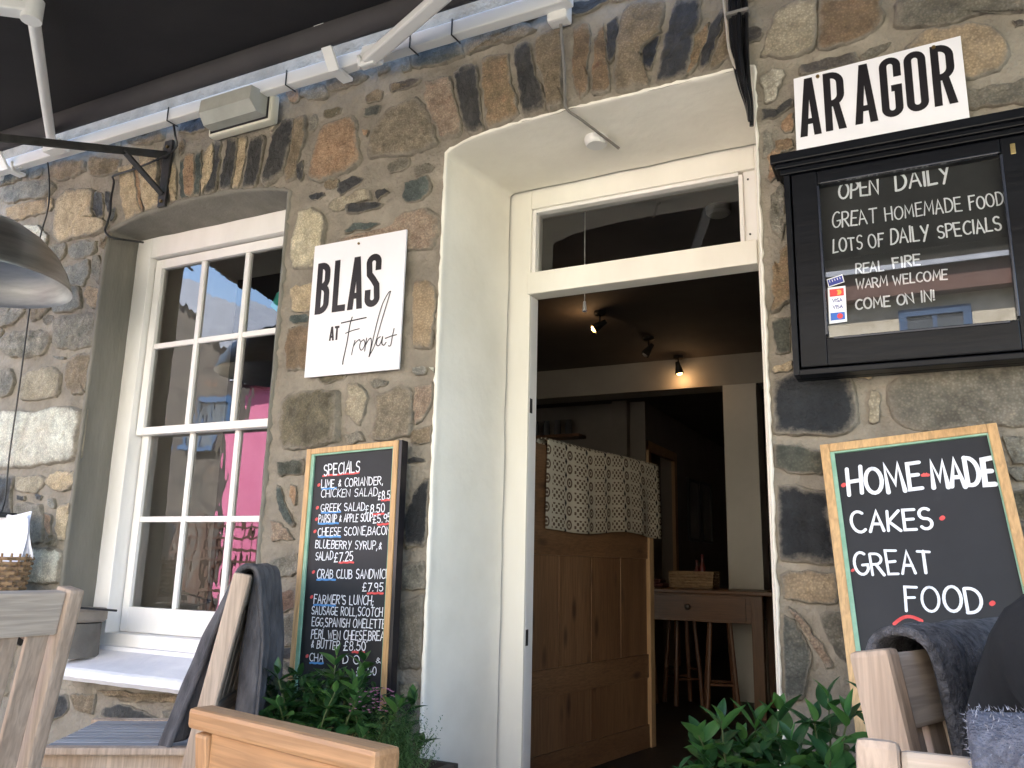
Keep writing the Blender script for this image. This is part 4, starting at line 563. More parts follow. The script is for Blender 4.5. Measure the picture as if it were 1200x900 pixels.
# ------------------------------------------------------------------ signs
signw = mat('sign_white', (.76, .75, .78), (.82, .81, .84), 3, .35, .03, 12)
black_p = mat('black_paint', (.008, .007, .009), (.014, .012, .015), 8, .35)
chalk_w = mat('chalk_white', (.72, .74, .80), (.86, .87, .92), 40, .7)
chalk_r = mat('chalk_red', (.62, .05, .05), (.72, .11, .10), 40, .7)
chalk_b = mat('chalk_blue', (.06, .22, .55), (.10, .32, .66), 40, .7)
CH = {'w': chalk_w, 'r': chalk_r, 'b': chalk_b}
WU, WV, WN = Vector((1, 0, 0)), Vector((0, 0, 1)), Vector((0, -1, 0))
def bold(mb, c, x0, x1, z0, z1, wd, y):
    """condensed block capital inside a box on the wall plane"""
    w = wd; o0 = Vector((0, y, 0)); lay = [0]
    def para(a0, a1, b0, b1, za, zb):       # quad with bottom a0..a1 at za and top b0..b1 at zb
        lay[0] += 1; e = y-.0008-.0002*lay[0]; mb.add([(a0, e, za), (a1, e, za), (b1, e, zb), (b0, e, zb)], [(0, 1, 2, 3)])
    def rib(pts):
        lay[0] += 1; ribbon(mb, pts, w, o0, WU, WV, WN, .0008+.0002*lay[0], flat=True)
    W = x1-x0; H = z1-z0; xm = (x0+x1)/2; r = w/2; L_, R_, B_, T_ = x0+r, x1-r, z0+r, z1-r
    def bowl(ztop, zbot, xr):               # D-shaped bowl from the stem to xr
        zm = (ztop+zbot)/2; q = min((ztop-zbot)/2, (xr-L_)*.75); k = [(L_, ztop), (xr-q, ztop)]
        k += [(xr-q+q*cos(RAD(a)), ztop-q+q*sin(RAD(a))) for a in range(75, -1, -15)]+[(xr-q+q*cos(RAD(a)), zbot+q+q*sin(RAD(a))) for a in range(0, -91, -15)]+[(L_, zbot)]
        rib(k)
    q = (R_-L_)/2; cx = (L_+R_)/2; arc = lambda cz, a, b, st=15: [(cx+q*cos(RAD(t)), cz+q*sin(RAD(t))) for t in (range(a, b+1, st) if b > a else range(a, b-1, -st))]
    if c == 'A':
        h = w*.56; para(x0, x0+w*1.02, xm-h, xm+h*.5, z0, z1); para(x1-w*1.02, x1, xm-h*.5, xm+h, z0, z1); t = .2; para(x0+w*.9, x1-w*.9, x0+W*.5*(t+.14), x1-W*.5*(t+.14), z0+H*t, z0+H*t+w*.92) if False else para(x0+W*.5*t+w*.5, x1-W*.5*t-w*.5, x0+W*.5*(t+w/H)+w*.5, x1-W*.5*(t+w/H)-w*.5, z0+H*t, z0+H*t+w*.9)
    elif c == 'T': para(x0, x1, x0, x1, z1-w, z1); para(xm-r, xm+r, xm-r, xm+r, z0, z1)
    elif c == 'L': para(x0, x0+w, x0, x0+w, z0, z1); para(x0, x1, x0, x1, z0, z0+w)
    elif c == 'R': para(x0, x0+w, x0, x0+w, z0, z1); bowl(T_, z0+H*.46, R_); para(x1-w*1.0, x1+w*.06, xm-w*.35, xm+w*.6, z0, z0+H*.48)
    elif c == 'B': para(x0, x0+w, x0, x0+w, z0, z1); bowl(T_, z0+H*.53, R_-.02*W); bowl(z0+H*.53, B_, R_)
    elif c == 'O': rib(arc(T_-q, 180, 0)+arc(B_+q, 360, 180)+[(L_, T_-q), (L_, T_-q+.002)])
    elif c == 'G': rib([(R_, z0+H*.66)]+arc(T_-q, 0, 180)+arc(B_+q, 180, 360)+[(R_, z0+H*.49)]); para(xm, x1, xm, x1, z0+H*.42, z0+H*.42+w)
    elif c == 'S': rib([(R_, z0+H*.68)]+arc(T_-q, 0, 180)+[(L_+.06*W, z0+H*.62), (cx, z0+H*.52), (R_-.06*W, z0+H*.40)]+arc(B_+q, 0, -180)+[(L_, z0+H*.33)])
    return mb
def corners_plate(name, P4, th, m, parent, n=WN):
    """thin board whose front face has the four given corners (tl, tr, br, bl)"""
    vs = [Vector(p) for p in P4]; vs += [v-Vector(n)*th for v in vs]
    mb = MB().add(vs, [(0, 1, 2, 3), (7, 6, 5, 4), (0, 4, 5, 1), (1, 5, 6, 2), (2, 6, 7, 3), (3, 7, 4, 0)])
    return mb.build(name, m, parent)
screw_m = mat('brass_screw', (.2, .14, .06), (.3, .2, .09), 30, .4, metal=.8)
# sign 1
YS = -.026
t = empty('wall_sign', (-1.937, 0, 1.7475), 'white square sign lettered BLAS at Fronlas, screwed to the stone between window and door', 'sign')
def kid(o, par):  # keeps world place under a parent that has only a location
    o.parent = par; o.matrix_parent_inverse = Matrix.Translation(-par.location); return o
kid(corners_plate('sign_board', [(-2.158, YS, 2.2935), (-1.715, YS, 2.2925), (-1.7175, YS, 1.745), (-2.161, YS, 1.7475)], .008, signw, None), t)
mb = MB(); k_ = .985
for c, x0, x1 in (('B', -2.133, -2.066), ('L', -2.048, -1.984), ('A', -1.974, -1.902), ('S', -1.893, -1.822)): bold(mb, c, x0, x1, 2.0, 2.215, .0268, YS)
for c, x0, x1 in (('A', -2.052, -2.027), ('T', -2.026, -2.004)): bold(mb, c, x0, x1, 1.885, 1.942, .009, YS)
for i, s_ in enumerate([[[-1.9965,1.9517],[-1.9354,1.9565],[-1.8792,1.9604]],[[-1.9459,1.9691],[-1.9543,1.9379],[-1.9627,1.8702],[-1.975,1.8033],[-1.9763,1.7854]],[[-1.9724,1.9077],[-1.939,1.9157],[-1.9083,1.9192]],[[-1.9252,1.8755],[-1.9324,1.8468],[-1.937,1.819]],[[-1.9313,1.8501],[-1.9204,1.866],[-1.9051,1.8758],[-1.9005,1.8685]],[[-1.8836,1.8736],[-1.8963,1.8659],[-1.9016,1.8472],[-1.8926,1.8329],[-1.8813,1.843],[-1.8772,1.8595],[-1.8836,1.8736]],[[-1.8706,1.8779],[-1.8739,1.8501],[-1.8763,1.828]],[[-1.8727,1.8523],[-1.862,1.8692],[-1.8505,1.8748],[-1.8477,1.8532],[-1.851,1.8256],[-1.8547,1.8036],[-1.8489,1.8142],[-1.8315,1.846],[-1.8105,1.9222],[-1.7913,1.9876],[-1.7752,2.0423],[-1.7732,2.0512],[-1.7844,2.0435],[-1.8078,2.0009],[-1.8289,1.9242],[-1.8447,1.8473],[-1.8523,1.8056]],[[-1.8074,1.8771],[-1.82,1.8694],[-1.8239,1.8508],[-1.8142,1.8421],[-1.8033,1.8544],[-1.797,1.876],[-1.7993,1.8517],[-1.7895,1.8419],[-1.7799,1.852]],[[-1.747,1.9019],[-1.7528,1.8715],[-1.7584,1.8389],[-1.7686,1.8376]],[[-1.7835,1.8679],[-1.7581,1.8742],[-1.734,1.8773]]]):
    p = [Vector((a, b)) for a, b in s_]
    p = catmull([Vector((a.x, a.y, 0)) for a in p], 5); ribbon(mb, [(a.x, a.y) for a in p], .0055 if i in (0, 1) else .0042, Vector((0, YS, 0)), WU, WV, WN, .0008+i*.0001)
kid(mb.build('lettering', black_p), t)
kid(MB().tube([(-1.937, YS+.001, 2.27), (-1.937, YS-.004, 2.27)], .005, 10).build('screw', screw_m), t)
# sign 2
t = empty('wall_sign', (-.055, 0, 2.275), 'white sign lettered AR AGOR standing on the top ledge of the black notice case', 'sign')
kid(corners_plate('sign_board', [(-.287, YS, 2.556), (.176, YS, 2.573), (.178, YS, 2.285), (-.290, YS, 2.275)], .008, signw, None), t)
mb = MB()
for c, x0, x1 in (('A', -.276, -.214), ('R', -.202, -.144), ('A', -.119, -.056), ('G', -.044, .014), ('O', .023, .081), ('R', .094, .153)): bold(mb, c, x0, x1, 2.352+(x0+.28)*.035, 2.547+(x0+.28)*.03, .0208, YS)
kid(mb.build('lettering', black_p), t)
for x in (-.216, .105): kid(MB().tube([(x, YS+.001, 2.545+(x+.2)*.03), (x, YS-.005, 2.545+(x+.2)*.03)], .0055, 10).build('screw', screw_m), t)
# ------------------------------------------------------------------ notice case
casem = mat('black_gloss_wood', (.0035, .004, .006), (.007, .008, .011), 14, .33, .08, 60, stretch=(.15, 1, 1), spec=.16)
t = empty('notice_case', (-.05, 0, 1.59), 'black wooden notice case with glazed door over a chalk panel, beside the cafe doorway', 'notice case')
def K(mb, name, m, **k): return kid(mb.build(name, m, **k), t)
cs = MB().box(-.322, .355, -.045, -.01, 1.59, 2.22, .003).box(-.322, -.305, -.10, -.045, 1.59, 2.22, .003).box(.338, .355, -.10, -.045, 1.59, 2.22, .003).box(-.305, .338, -.10, -.045, 1.59, 1.607, .003)
K(cs, 'case', casem)
co = MB().box(-.355, .385, -.128, -.0, 2.232, 2.262, .004).box(-.343, .373, -.117, -.0, 2.217, 2.232, .003).box(-.33, .36, -.108, -.0, 2.2, 2.217, .003)
K(co, 'cornice', casem)
dr = MB().box(-.300, -.229, -.10, -.06, 1.612, 2.198, .004).box(.236, .333, -.10, -.06, 1.612, 2.198, .004).box(-.229, .236, -.099, -.06, 2.156, 2.198, .004).box(-.229, .236, -.099, -.06, 1.612, 1.693, .004)
K(dr, 'case_door', casem)
bead = MB().box(-.231, -.224, -.104, -.09, 1.70, 2.15, .002).box(.232, .239, -.104, -.09, 1.70, 2.15, .002).box(-.21, .215, -.104, -.09, 1.685, 1.692, .002).box(-.22, .23, -.104, -.09, 2.155, 2.160, .002)
K(bead, 'glazing_bead', mat('glossy_black_bead', (.02, .022, .03), (.03, .035, .05), 9, .2))
panel_m = mat('chalk_panel', (.022, .023, .025), (.034, .034, .036), 6, .8, .05, 30)
K(MB().box(-.235, .245, -.064, -.055, 1.68, 2.165), 'chalk_panel', panel_m)
o = mesh('glass_pane', [(-.232, -.083, 1.69), (.238, -.083, 1.69), (.238, -.083, 2.16), (-.232, -.083, 2.16)], [(0, 1, 2, 3)], glass('case_glass', (.9, .92, .92), 1.15)); kid(o, t)
lk = MB().box(.258, .27, -.103, -.098, 2.146, 2.176, .002).tube([(.264, -.102, 2.161), (.264, -.106, 2.161)], .003, 8)
K(lk, 'lock_plate', mat('brass', (.35, .27, .12), (.45, .36, .18), 20, .35, metal=.9))
# payment stickers inside the glass
def fq(mb, pts, y, e): 
    mb.add([(a, y-e, b) for a, b in pts], [tuple(range(len(pts)))]); return mb
ys = -.0845
K(fq(MB(), [(-.219, 1.842), (-.172, 1.842), (-.1735, 1.737), (-.2205, 1.735)], ys, .0002), 'card_sticker', mat('sticker_white', (.85, .85, .85), (.9, .9, .9), 5, .4))
mb = fq(MB(), [(-.2205, 1.867), (-.178, 1.8765), (-.1735, 1.853), (-.2165, 1.843)], ys, .0004); K(mb, 'card_sticker', MATS['sticker_white'])
navy = mat('sticker_navy', (.02, .03, .22), (.03, .045, .28), 5, .4)
K(fq(MB(), [(-.2185, 1.8645), (-.1795, 1.8735), (-.1755, 1.8545), (-.2148, 1.8455)], ys, .0007), 'card_print', navy)
mb = MB(); letters(mb, 'PAY BY CARD'[0:0] or 'I I I I I', (-.212, 1.857), (-.184, 1.8635), .006, .0014, (0, ys, 0), WU, WV, WN, 0, .001); K(mb, 'card_print', MATS['sticker_white'])
rc = mat('sticker_red', (.65, .03, .04), (.7, .05, .05), 5, .4); oc = mat('sticker_orange', (.85, .35, .05), (.88, .4, .07), 5, .4); bc = mat('sticker_blue', (.02, .12, .5), (.03, .15, .55), 5, .4)
def rect(x0, x1, z0, z1): return [(x0, z1), (x1, z1), (x1, z0), (x0, z0)]
K(fq(MB(), rect(-.2145, -.177, 1.814, 1.836), ys, .0005), 'card_print', rc)
K(fq(MB(), rect(-.2155, -.178, 1.744, 1.766), ys, .0005), 'card_print', bc)
def disc(x, z, r): return [(x+r*cos(2*pi*i/14), z+r*sin(2*pi*i/14)) for i in range(14)]
K(fq(MB(), disc(-.191, 1.825, .008), ys, .0007), 'card_print', oc); K(fq(MB(), disc(-.201, 1.825, .008), ys, .0008), 'card_print', rc)
K(fq(MB(), disc(-.191, 1.755, .008), ys, .0007), 'card_print', rc)
mb = MB(); letters(mb, 'VISA', (-.208, 1.797), (-.183, 1.797), .0095, .002, (0, ys, 0), WU, WV, WN, 0, .0006); letters(mb, 'VISA', (-.208, 1.778), (-.183, 1.778), .0095, .002, (0, ys, 0), WU, WV, WN, 0, .0006); K(mb, 'card_print', navy)
# ------------------------------------------------------------------ lettering on boards
PLN = {'home': ((-0.268, -0.04, 1.395), (0.9959, 0.0, 0.0906), (-0.0875, 0.26, 0.9616)), 'spec': ((-2.082, -0.06, 1.456), (0.9992, 0.0, 0.0401), (-0.0401, 0.055, 0.9977)), 'notice': ((0, -.065, 0), (1, 0, 0), (0, 0, 1))}
def write(pl, parent):
    o_, U, V_ = (Vector(a) for a in PLN[pl]); n = U.cross(V_).normalized()
    per = {'w': MB(), 'r': MB(), 'b': MB()}
    for i, (p, colr, s, a, b, H, wd) in enumerate(TEXT):
        if p != pl: continue
        mb = per[colr]
        if s in ('_', '*', 'arc'): mb = MB()
        if s == '_':
            k = 7; pts = [(a[0]+(b[0]-a[0])*j/k, a[1]+(b[1]-a[1])*j/k+.0012*math.sin(j*2.1+i)) for j in range(k+1)]; ribbon(mb, pts, wd, o_, U, V_, n, .0004+(i % 5)*.00004)
        elif s == '*':
            ribbon(mb, [(a[0]-.001, a[1]), (a[0]+.002, a[1]+.002)], wd, o_, U, V_, n, .0005)
        elif s == 'arc':
            pts = [(a[0]+(b[0]-a[0])*j/8, a[1]+(b[1]-a[1])*j/8+.014*sin(pi*j/8)) for j in range(9)]; ribbon(mb, pts, wd, o_, U, V_, n, .0005)
        else: letters(mb, s, a, b, H, wd*.86, o_, U, V_, n, .05, .0010, i)
        if s in ('_', '*', 'arc'): kid(mb.build('chalk_mark', CH[colr]), parent)
    for c_, mb in per.items():
        if mb.v: kid(mb.build('chalk_writing', CH[c_]), parent)
write('notice', t)
board_b = mat('blackboard', (.007, .0075, .010), (.014, .0142, .018), 4, .6, .03, 30, detail=9, c3=(.034, .034, .038))
pine = wood('pine_frame', (.50, .29, .12), (.62, .39, .18), 2, rough=.5, knots=.12, bump=.12)
def chalkboard(pl, name_label, W, H, fw, dp, edge_m, gm):
    o_, U, V_ = (Vector(a) for a in PLN[pl]); U.normalize(); V_.normalize(); n = U.cross(V_).normalized()
    o0 = o_.copy()
    t = empty('chalkboard', o_+V_*(-H)+U*(W/2), name_label, 'chalkboard')
    # local box frame: x along U, y along -n (into the board), z along V
    M = Matrix((U, -n, V_)).transposed().to_4x4(); M.translation = o_
    kid(MB().box(fw*.6, W-fw*.6, .0, .008, -H+fw*.6, -fw*.6, 0, M).build('writing_surface', board_b), t)
    for (x0, x1, z0, z1) in ((0, fw, -H, 0), (W-fw, W, -H, 0)):
        kid(MB().box(x0, x1, -.012, dp-.012, z0, z1, .003, M).build('frame_rail', pine), t)
    for (x0, x1, z0, z1) in ((fw, W-fw, -fw, 0), (fw, W-fw, -H, -H+fw)):
        kid(MB().box(x0, x1, -.0115, dp-.012, z0, z1, .003, M).build('frame_rail', pine), t)
    g = MB().box(fw, fw+gm, -.007, .0, -H+fw, -fw, 0, M).box(fw+gm, W-fw, -.007, .0, -fw-gm*.45, -fw, 0, M).box(W-fw-gm*.3, W-fw, -.007, .0, -H+fw, -fw-gm*.45, 0, M)
    kid(g.build('painted_inner_edge', mat('green_edge_paint', (.18, .36, .25), (.28, .46, .34), 20, .6)), t)
    b = MB().box(.004, W+.0005, dp-.012, dp+.0, -H, -.002, .0, M).box(W+.0005, W+edge_m, -.008, dp, -H, 0, .001, M) if edge_m else MB().box(.004, W-.004, dp-.012, dp, -H, -.002, 0, M)
    kid(b.build('back_board', black_p), t)
    return t
t = chalkboard('spec', 'tall narrow chalkboard listing specials and prices, leaning between window and door', .411, .98, .021, .03, .014, .014); write('spec', t)
t = chalkboard('home', 'chalkboard reading home-made cakes great food, leaning crooked under the notice case', .4355, .92, .024, .03, 0, .011); write('home', t)
# ------------------------------------------------------------------ awning
awm = mat('awning_canvas', (.012, .011, .014), (.018, .016, .019), 3, .95, .15, 200)
roll_m = mat('roller_canvas', (.05, .046, .05), (.065, .06, .062), 3, .9, .1, 200)
t = empty('awning', (-1.3, 0, 3.06), 'dark retractable awning on a white bar and folding arms above the cafe front', 'awning')
AX0, AX1 = -4.25, 2.1
def fz(y): return 3.152+(y+.17)*.19
V = []; F = []
nxa, nya = 30, 12
for i in range(nxa+1):
    for j in range(nya+1):
        x = AX0+(AX1-AX0)*i/nxa; y = -.17-(2.35-.17)*j/nya
        V.append((x, y, fz(y)-.012*sin(pi*j/nya)))
for i in range(nxa):
    for j in range(nya): F.append((i*(nya+1)+j, i*(nya+1)+j+1, (i+1)*(nya+1)+j+1, (i+1)*(nya+1)+j))
kid(mesh('canvas', V, F, awm, None, True), t)
kid(MB().tube([(AX0, -.192, 3.118), (AX1, -.192, 3.118)], .048, 20).build('roller', roll_m, smooth=True), t)
kid(MB().box(-4.32, -1.02, -.105, -.055, 3.018, 3.078, .006).build('mounting_bar', metal_w), t)
kid(MB().box(AX0, AX1, -2.43, -2.34, 2.70, 2.78, .01).build('front_bar', mat('grey_bar', (.16, .16, .17), (.2, .2, .21), 5, .5)), t)
def hook(x):
    pts = [Vector((x, -.08+.0, 3.02)), Vector((x+.01, -.10, 2.995)), Vector((x+.03, -.13, 2.975)), Vector((x+.045, -.15, 2.975)), Vector((x+.05, -.16, 2.99)), Vector((x+.042, -.155, 3.005))]
    kid(MB().tube(catmull(pts, 4), .008, 8).build('hook', metal_w, smooth=True), t)
hook(-1.94); hook(-4.12)
def clamp(x, w_=.05):
    b = MB().beam((x, -.27, 3.19), (x, -.18, 3.075), w_, .012, (0, -.6, -.7)).beam((x, -.18, 3.078), (x, -.12, 3.0), w_, .014, (0, -.6, -.7)).box(x-w_/2, x+w_/2, -.125, -.03, 2.998, 3.014, .003)
    kid(b.build('roller_bracket', metal_w), t)
clamp(-2.045); clamp(-4.18)
def arm(sx, ex, ey, fx, fy):
    sz = 2.985; ez = 2.975; fz_ = fz(fy)-.06
    b = MB().box(sx-.05, sx+.05, -.13, -.105, 2.97, 3.07, .008).box(sx-.035, sx+.035, -.155, -.13, 2.96, 3.02, .008)
    kid(b.build('arm_shoulder', metal_w), t)
    kid(MB().beam((sx, -.14, sz), (ex, ey, ez), .055, .035, b=.008).build('upper_arm', metal_w), t)
    kid(MB().tube([(ex, ey, ez-.035), (ex, ey, ez+.04)], .032, 16).build('elbow', metal_w, smooth=True), t)
    kid(MB().beam((ex, ey, ez+.012), (fx, fy, fz_), .05, .032, b=.008).build('forearm', metal_w), t)
arm(-1.86, -.9, -.57, -1.7, -2.35)
kid(MB().tube([(-3.80, -.14, 3.06), (-2.72, -.95, 2.93)], .022, 14).build('tie_rod', metal_w, smooth=True), t)
kid(MB().tube([(-2.72, -.95, 2.89), (-2.72, -.95, 2.97)], .035, 16).build('elbow', metal_w, smooth=True), t)
kid(MB().beam((-2.72, -.95, 2.93), (-3.9, -2.2, 2.75), .06, .04, b=.008).build('forearm', metal_w), t)
kid(MB().box(-3.82, -3.70, -.17, -.105, 3.0, 3.05, .006).build('arm_shoulder', metal_w), t)
cable_b = mat('black_cable', (.012, .012, .013), (.02, .02, .022), 10, .35)
for x in (-3.02, -2.315, -1.69, -1.50):
    kid(MB().tube([(x, -.108, 3.082), (x, -.108, 3.014), (x+.005, -.05, 3.013)], .0032, 6).build('cable_tie', cable_b), t)
kid(MB().box(-4.40, -4.32, -.12, -.04, 3.0, 3.10, .01).build('end_cap', metal_w), t)
# ------------------------------------------------------------------ floodlight on the wall
t = empty('bulkhead_light', (-2.62, 0, 2.98), 'cream bulkhead light under the awning bar above the window', 'wall light')
lens = mat('lamp_lens', (.34, .35, .31), (.44, .44, .40), 5, .25, .05, 20)
kid(MB().box(-2.80, -2.43, -.06, -.012, 2.905, 3.04, .012).build('housing', mat('cream_plastic', (.6, .58, .48), (.66, .64, .54), 5, .4)), t)
b = MB(); x0, x1 = -2.775, -2.455
vs = [(x0, -.06, 2.925), (x1, -.06, 2.925), (x1, -.06, 3.035), (x0, -.06, 3.035), (x0+.012, -.155, 2.965), (x1-.012, -.155, 2.965), (x1-.012, -.15, 3.03), (x0+.012, -.15, 3.03), (x0+.006, -.115, 2.925), (x1-.006, -.115, 2.925)]
b.add(vs, [(0, 1, 9, 8), (8, 9, 5, 4), (4, 5, 6, 7), (0, 8, 4, 7, 3), (1, 2, 6, 5, 9), (2, 3, 7, 6)])
kid(b.build('lens', lens), t)
kid(MB().box(-2.784, -2.446, -.0625, -.0595, 2.916, 3.036, .001).build('seal', black_p), t)
# ------------------------------------------------------------------ junction box and cables
t = empty('junction_box', (-1.085, 0, 3.0), 'small white control box with printed label on wall above the door', 'control box')
kid(MB().box(-1.125, -1.045, -.065, -.006, 2.985, 3.10, .012).build('box', mat('white_plastic', (.7, .69, .66), (.76, .75, .72), 5, .4)), t)
mb = MB()
for i, x in enumerate([-1.105+.0035*j for j in range(12)]):
    if i not in (3, 8): mb.box(x, x+.0022, -.0662, -.0653, 3.022, 3.036)
mb.box(-1.108, -1.066, -.0662, -.0653, 3.042, 3.045).box(-1.103, -1.072, -.0662, -.0653, 3.049, 3.051)
kid(mb.build('barcode_label', black_p), t)
grey_c = mat('grey_cable', (.16, .15, .13), (.22, .2, .18), 10, .5)
tag(MB().tube(catmull([(-1.082, -.03, 2.99), (-1.080, -.024, 2.93), (-1.07, -.02, 2.8), (-1.066, -.02, 2.69), (-1.062, -.012, 2.648), (-1.03, .06, 2.632), (-.985, .18, 2.612), (-.955, .24, 2.594)], 5), .0052, 8).build('cable', grey_c, smooth=True, origin=(-1.07, -.02, 2.8)), 'thin grey cable running from the white control box down over the cream soffit', 'cable')
t = empty('door_sensor', (-1.03, .2, 2.64), 'round white sensor fixed under the cream soffit of the doorway', 'sensor')
kid(MB().lathe([(.0, .02), (.046, .02), (.046, -.012), (.04, -.03), (.036, -.034), (0, -.034)], (-1.03, .2, 2.636), 24).build('sensor_body', MATS['white_plastic'], smooth=True), t)
t = empty('cable_bundle', (-.44, -.03, 2.9), 'bundle of thick glossy black cables hanging down at the door corner', 'cables')
for i in range(6):
    dx = (i-2.5)*.0105; dy = -.026-.009*(i % 2)
    if i in (2, 3): dy -= .01
    pts = [(-.452+dx*1.1, dy, 3.3), (-.448+dx, dy, 3.0), (-.447+dx, dy, 2.85), (-.447+dx*.9, dy, 2.70), (-.437+dx*.6, dy-.004, 2.58), (-.425+dx*.3, dy, 2.50), (-.424+dx*.12, dy+.01, 2.455-.006*i)]
    kid(MB().tube(catmull(pts, 5), .0068, 8).build('cable', mat('glossy_cable', (.008, .008, .009), (.014, .014, .015), 10, .18), smooth=True), t)
for z in (2.83,): kid(MB().box(-.485, -.412, -.052, -.016, z-.006, z+.006, .003).build('tape_band', grey_c), t)
tag(MB().tube(catmull([(-.50, -.02, 3.3), (-.495, -.02, 2.95), (-.487, -.02, 2.8), (-.478, -.03, 2.7), (-.45, -.03, 2.6)], 5), .0055, 8).build('cable', mat('pale_cable', (.35, .32, .27), (.45, .4, .34), 10, .5), smooth=True, origin=(-.487, -.02, 2.8)), 'thin pale cable beside the black cable bundle at the door corner', 'cable')
def wpt(x, y, z): return (x, y, z)
tag(MB().tube(catmull([(-3.035, -.06, 3.03), (-3.02, -.055, 2.97), (-3.03, -.035, 2.915), (-3.12, -.055, 2.865), (-3.3, -.045, 2.855), (-3.45, -.03, 2.86), (-3.455, -.02, 2.83), (-3.46, -.02, 2.74), (-3.45, -.022, 2.68), (-3.455, -.025, 2.62), (-3.46, -.028, 2.575), (-3.42, -.02, 2.54), (-3.40, .06, 2.55), (-3.41, .15, 2.575)], 5), .0052, 7).build('cable', cable_b, smooth=True, origin=(-3.4, -.02, 2.7)), 'black cable looping from awning bar past the iron bracket to the window head', 'cable')
# ------------------------------------------------------------------ wires, lamp and bracket
tag(MB().tube(catmull([(-3.94, -.06, 3.03), (-3.905, -.055, 2.9), (-3.90, -.045, 2.76), (-3.93, -.045, 2.6), (-3.935, -.04, 2.3), (-3.93, -.035, 1.86), (-3.925, -.035, 1.5), (-3.90, -.04, 1.3), (-3.875, -.07, 1.215)], 4), .004, 6).build('cable', cable_b, smooth=True, origin=(-3.9, -.05, 2.2)), 'thin black wire hanging down the stone wall behind the steel lamp shade', 'cable')
iron = MATS['dark_iron']
t = empty('wall_bracket', (-3.1, 0, 2.65), 'black iron wall bracket with diagonal brace above the window', 'bracket')
kid(MB().box(-3.125, -3.075, -.022, -.008, 2.64, 2.975, .002).build('wall_plate', iron), t)
EA = Vector((-3.335, -.68, 2.715)); SA = Vector((-3.1, -.02, 2.90)); dA = (EA-SA).normalized()
kid(MB().beam(SA, EA+dA*.05, .016, .034, b=.003).build('bracket_arm', iron), t)
kid(MB().beam((-3.1, -.022, 2.70), SA+dA*.2, .03, .012, (0, 1, 1)).build('brace', iron), t)
for z in (2.665, 2.94): kid(MB().tube([(-3.1, -.021, z), (-3.1, -.03, z)], .008, 8).build('bolt', screw_m), t)
steel = mat('brushed_steel', (.36, .35, .33), (.50, .48, .46), 4, .42, .08, 60, stretch=(1, 1, 8), metal=1)
t = empty('pendant_lamp', EA, 'large dull steel dome lamp hanging from the iron bracket at the left', 'lamp')
LC = Vector((-3.335, -.66, 2.118)); R_ = .355
prof = [(.02, .34), (.05, .335), (.055, .27), (.09, .25), (.16, .225), (.23, .18), (.29, .12), (.33, .055), (.345, .01), (R_, -.012), (R_, -.02), (.338, -.004), (.32, .05), (.28, .11), (.22, .165), (.15, .205), (.08, .225), (0, .23)]
kid(MB().lathe(prof, LC, 48).build('lamp_shade', steel, smooth=True), t)
kid(MB().lathe([(0, .25), (.03, .25), (.03, .17), (.045, .12), (.045, .06), (.03, .03), (0, .02)], LC, 20).build('bulb', mat('bulb_glass', (.7, .68, .6), (.75, .73, .66), 5, .2), smooth=True), t)
kid(MB().tube([LC+Vector((0, 0, .34)), LC+Vector((0, 0, .5)), EA+Vector((0, .01, -.01))], .006, 8).build('cord', cable_b), t)
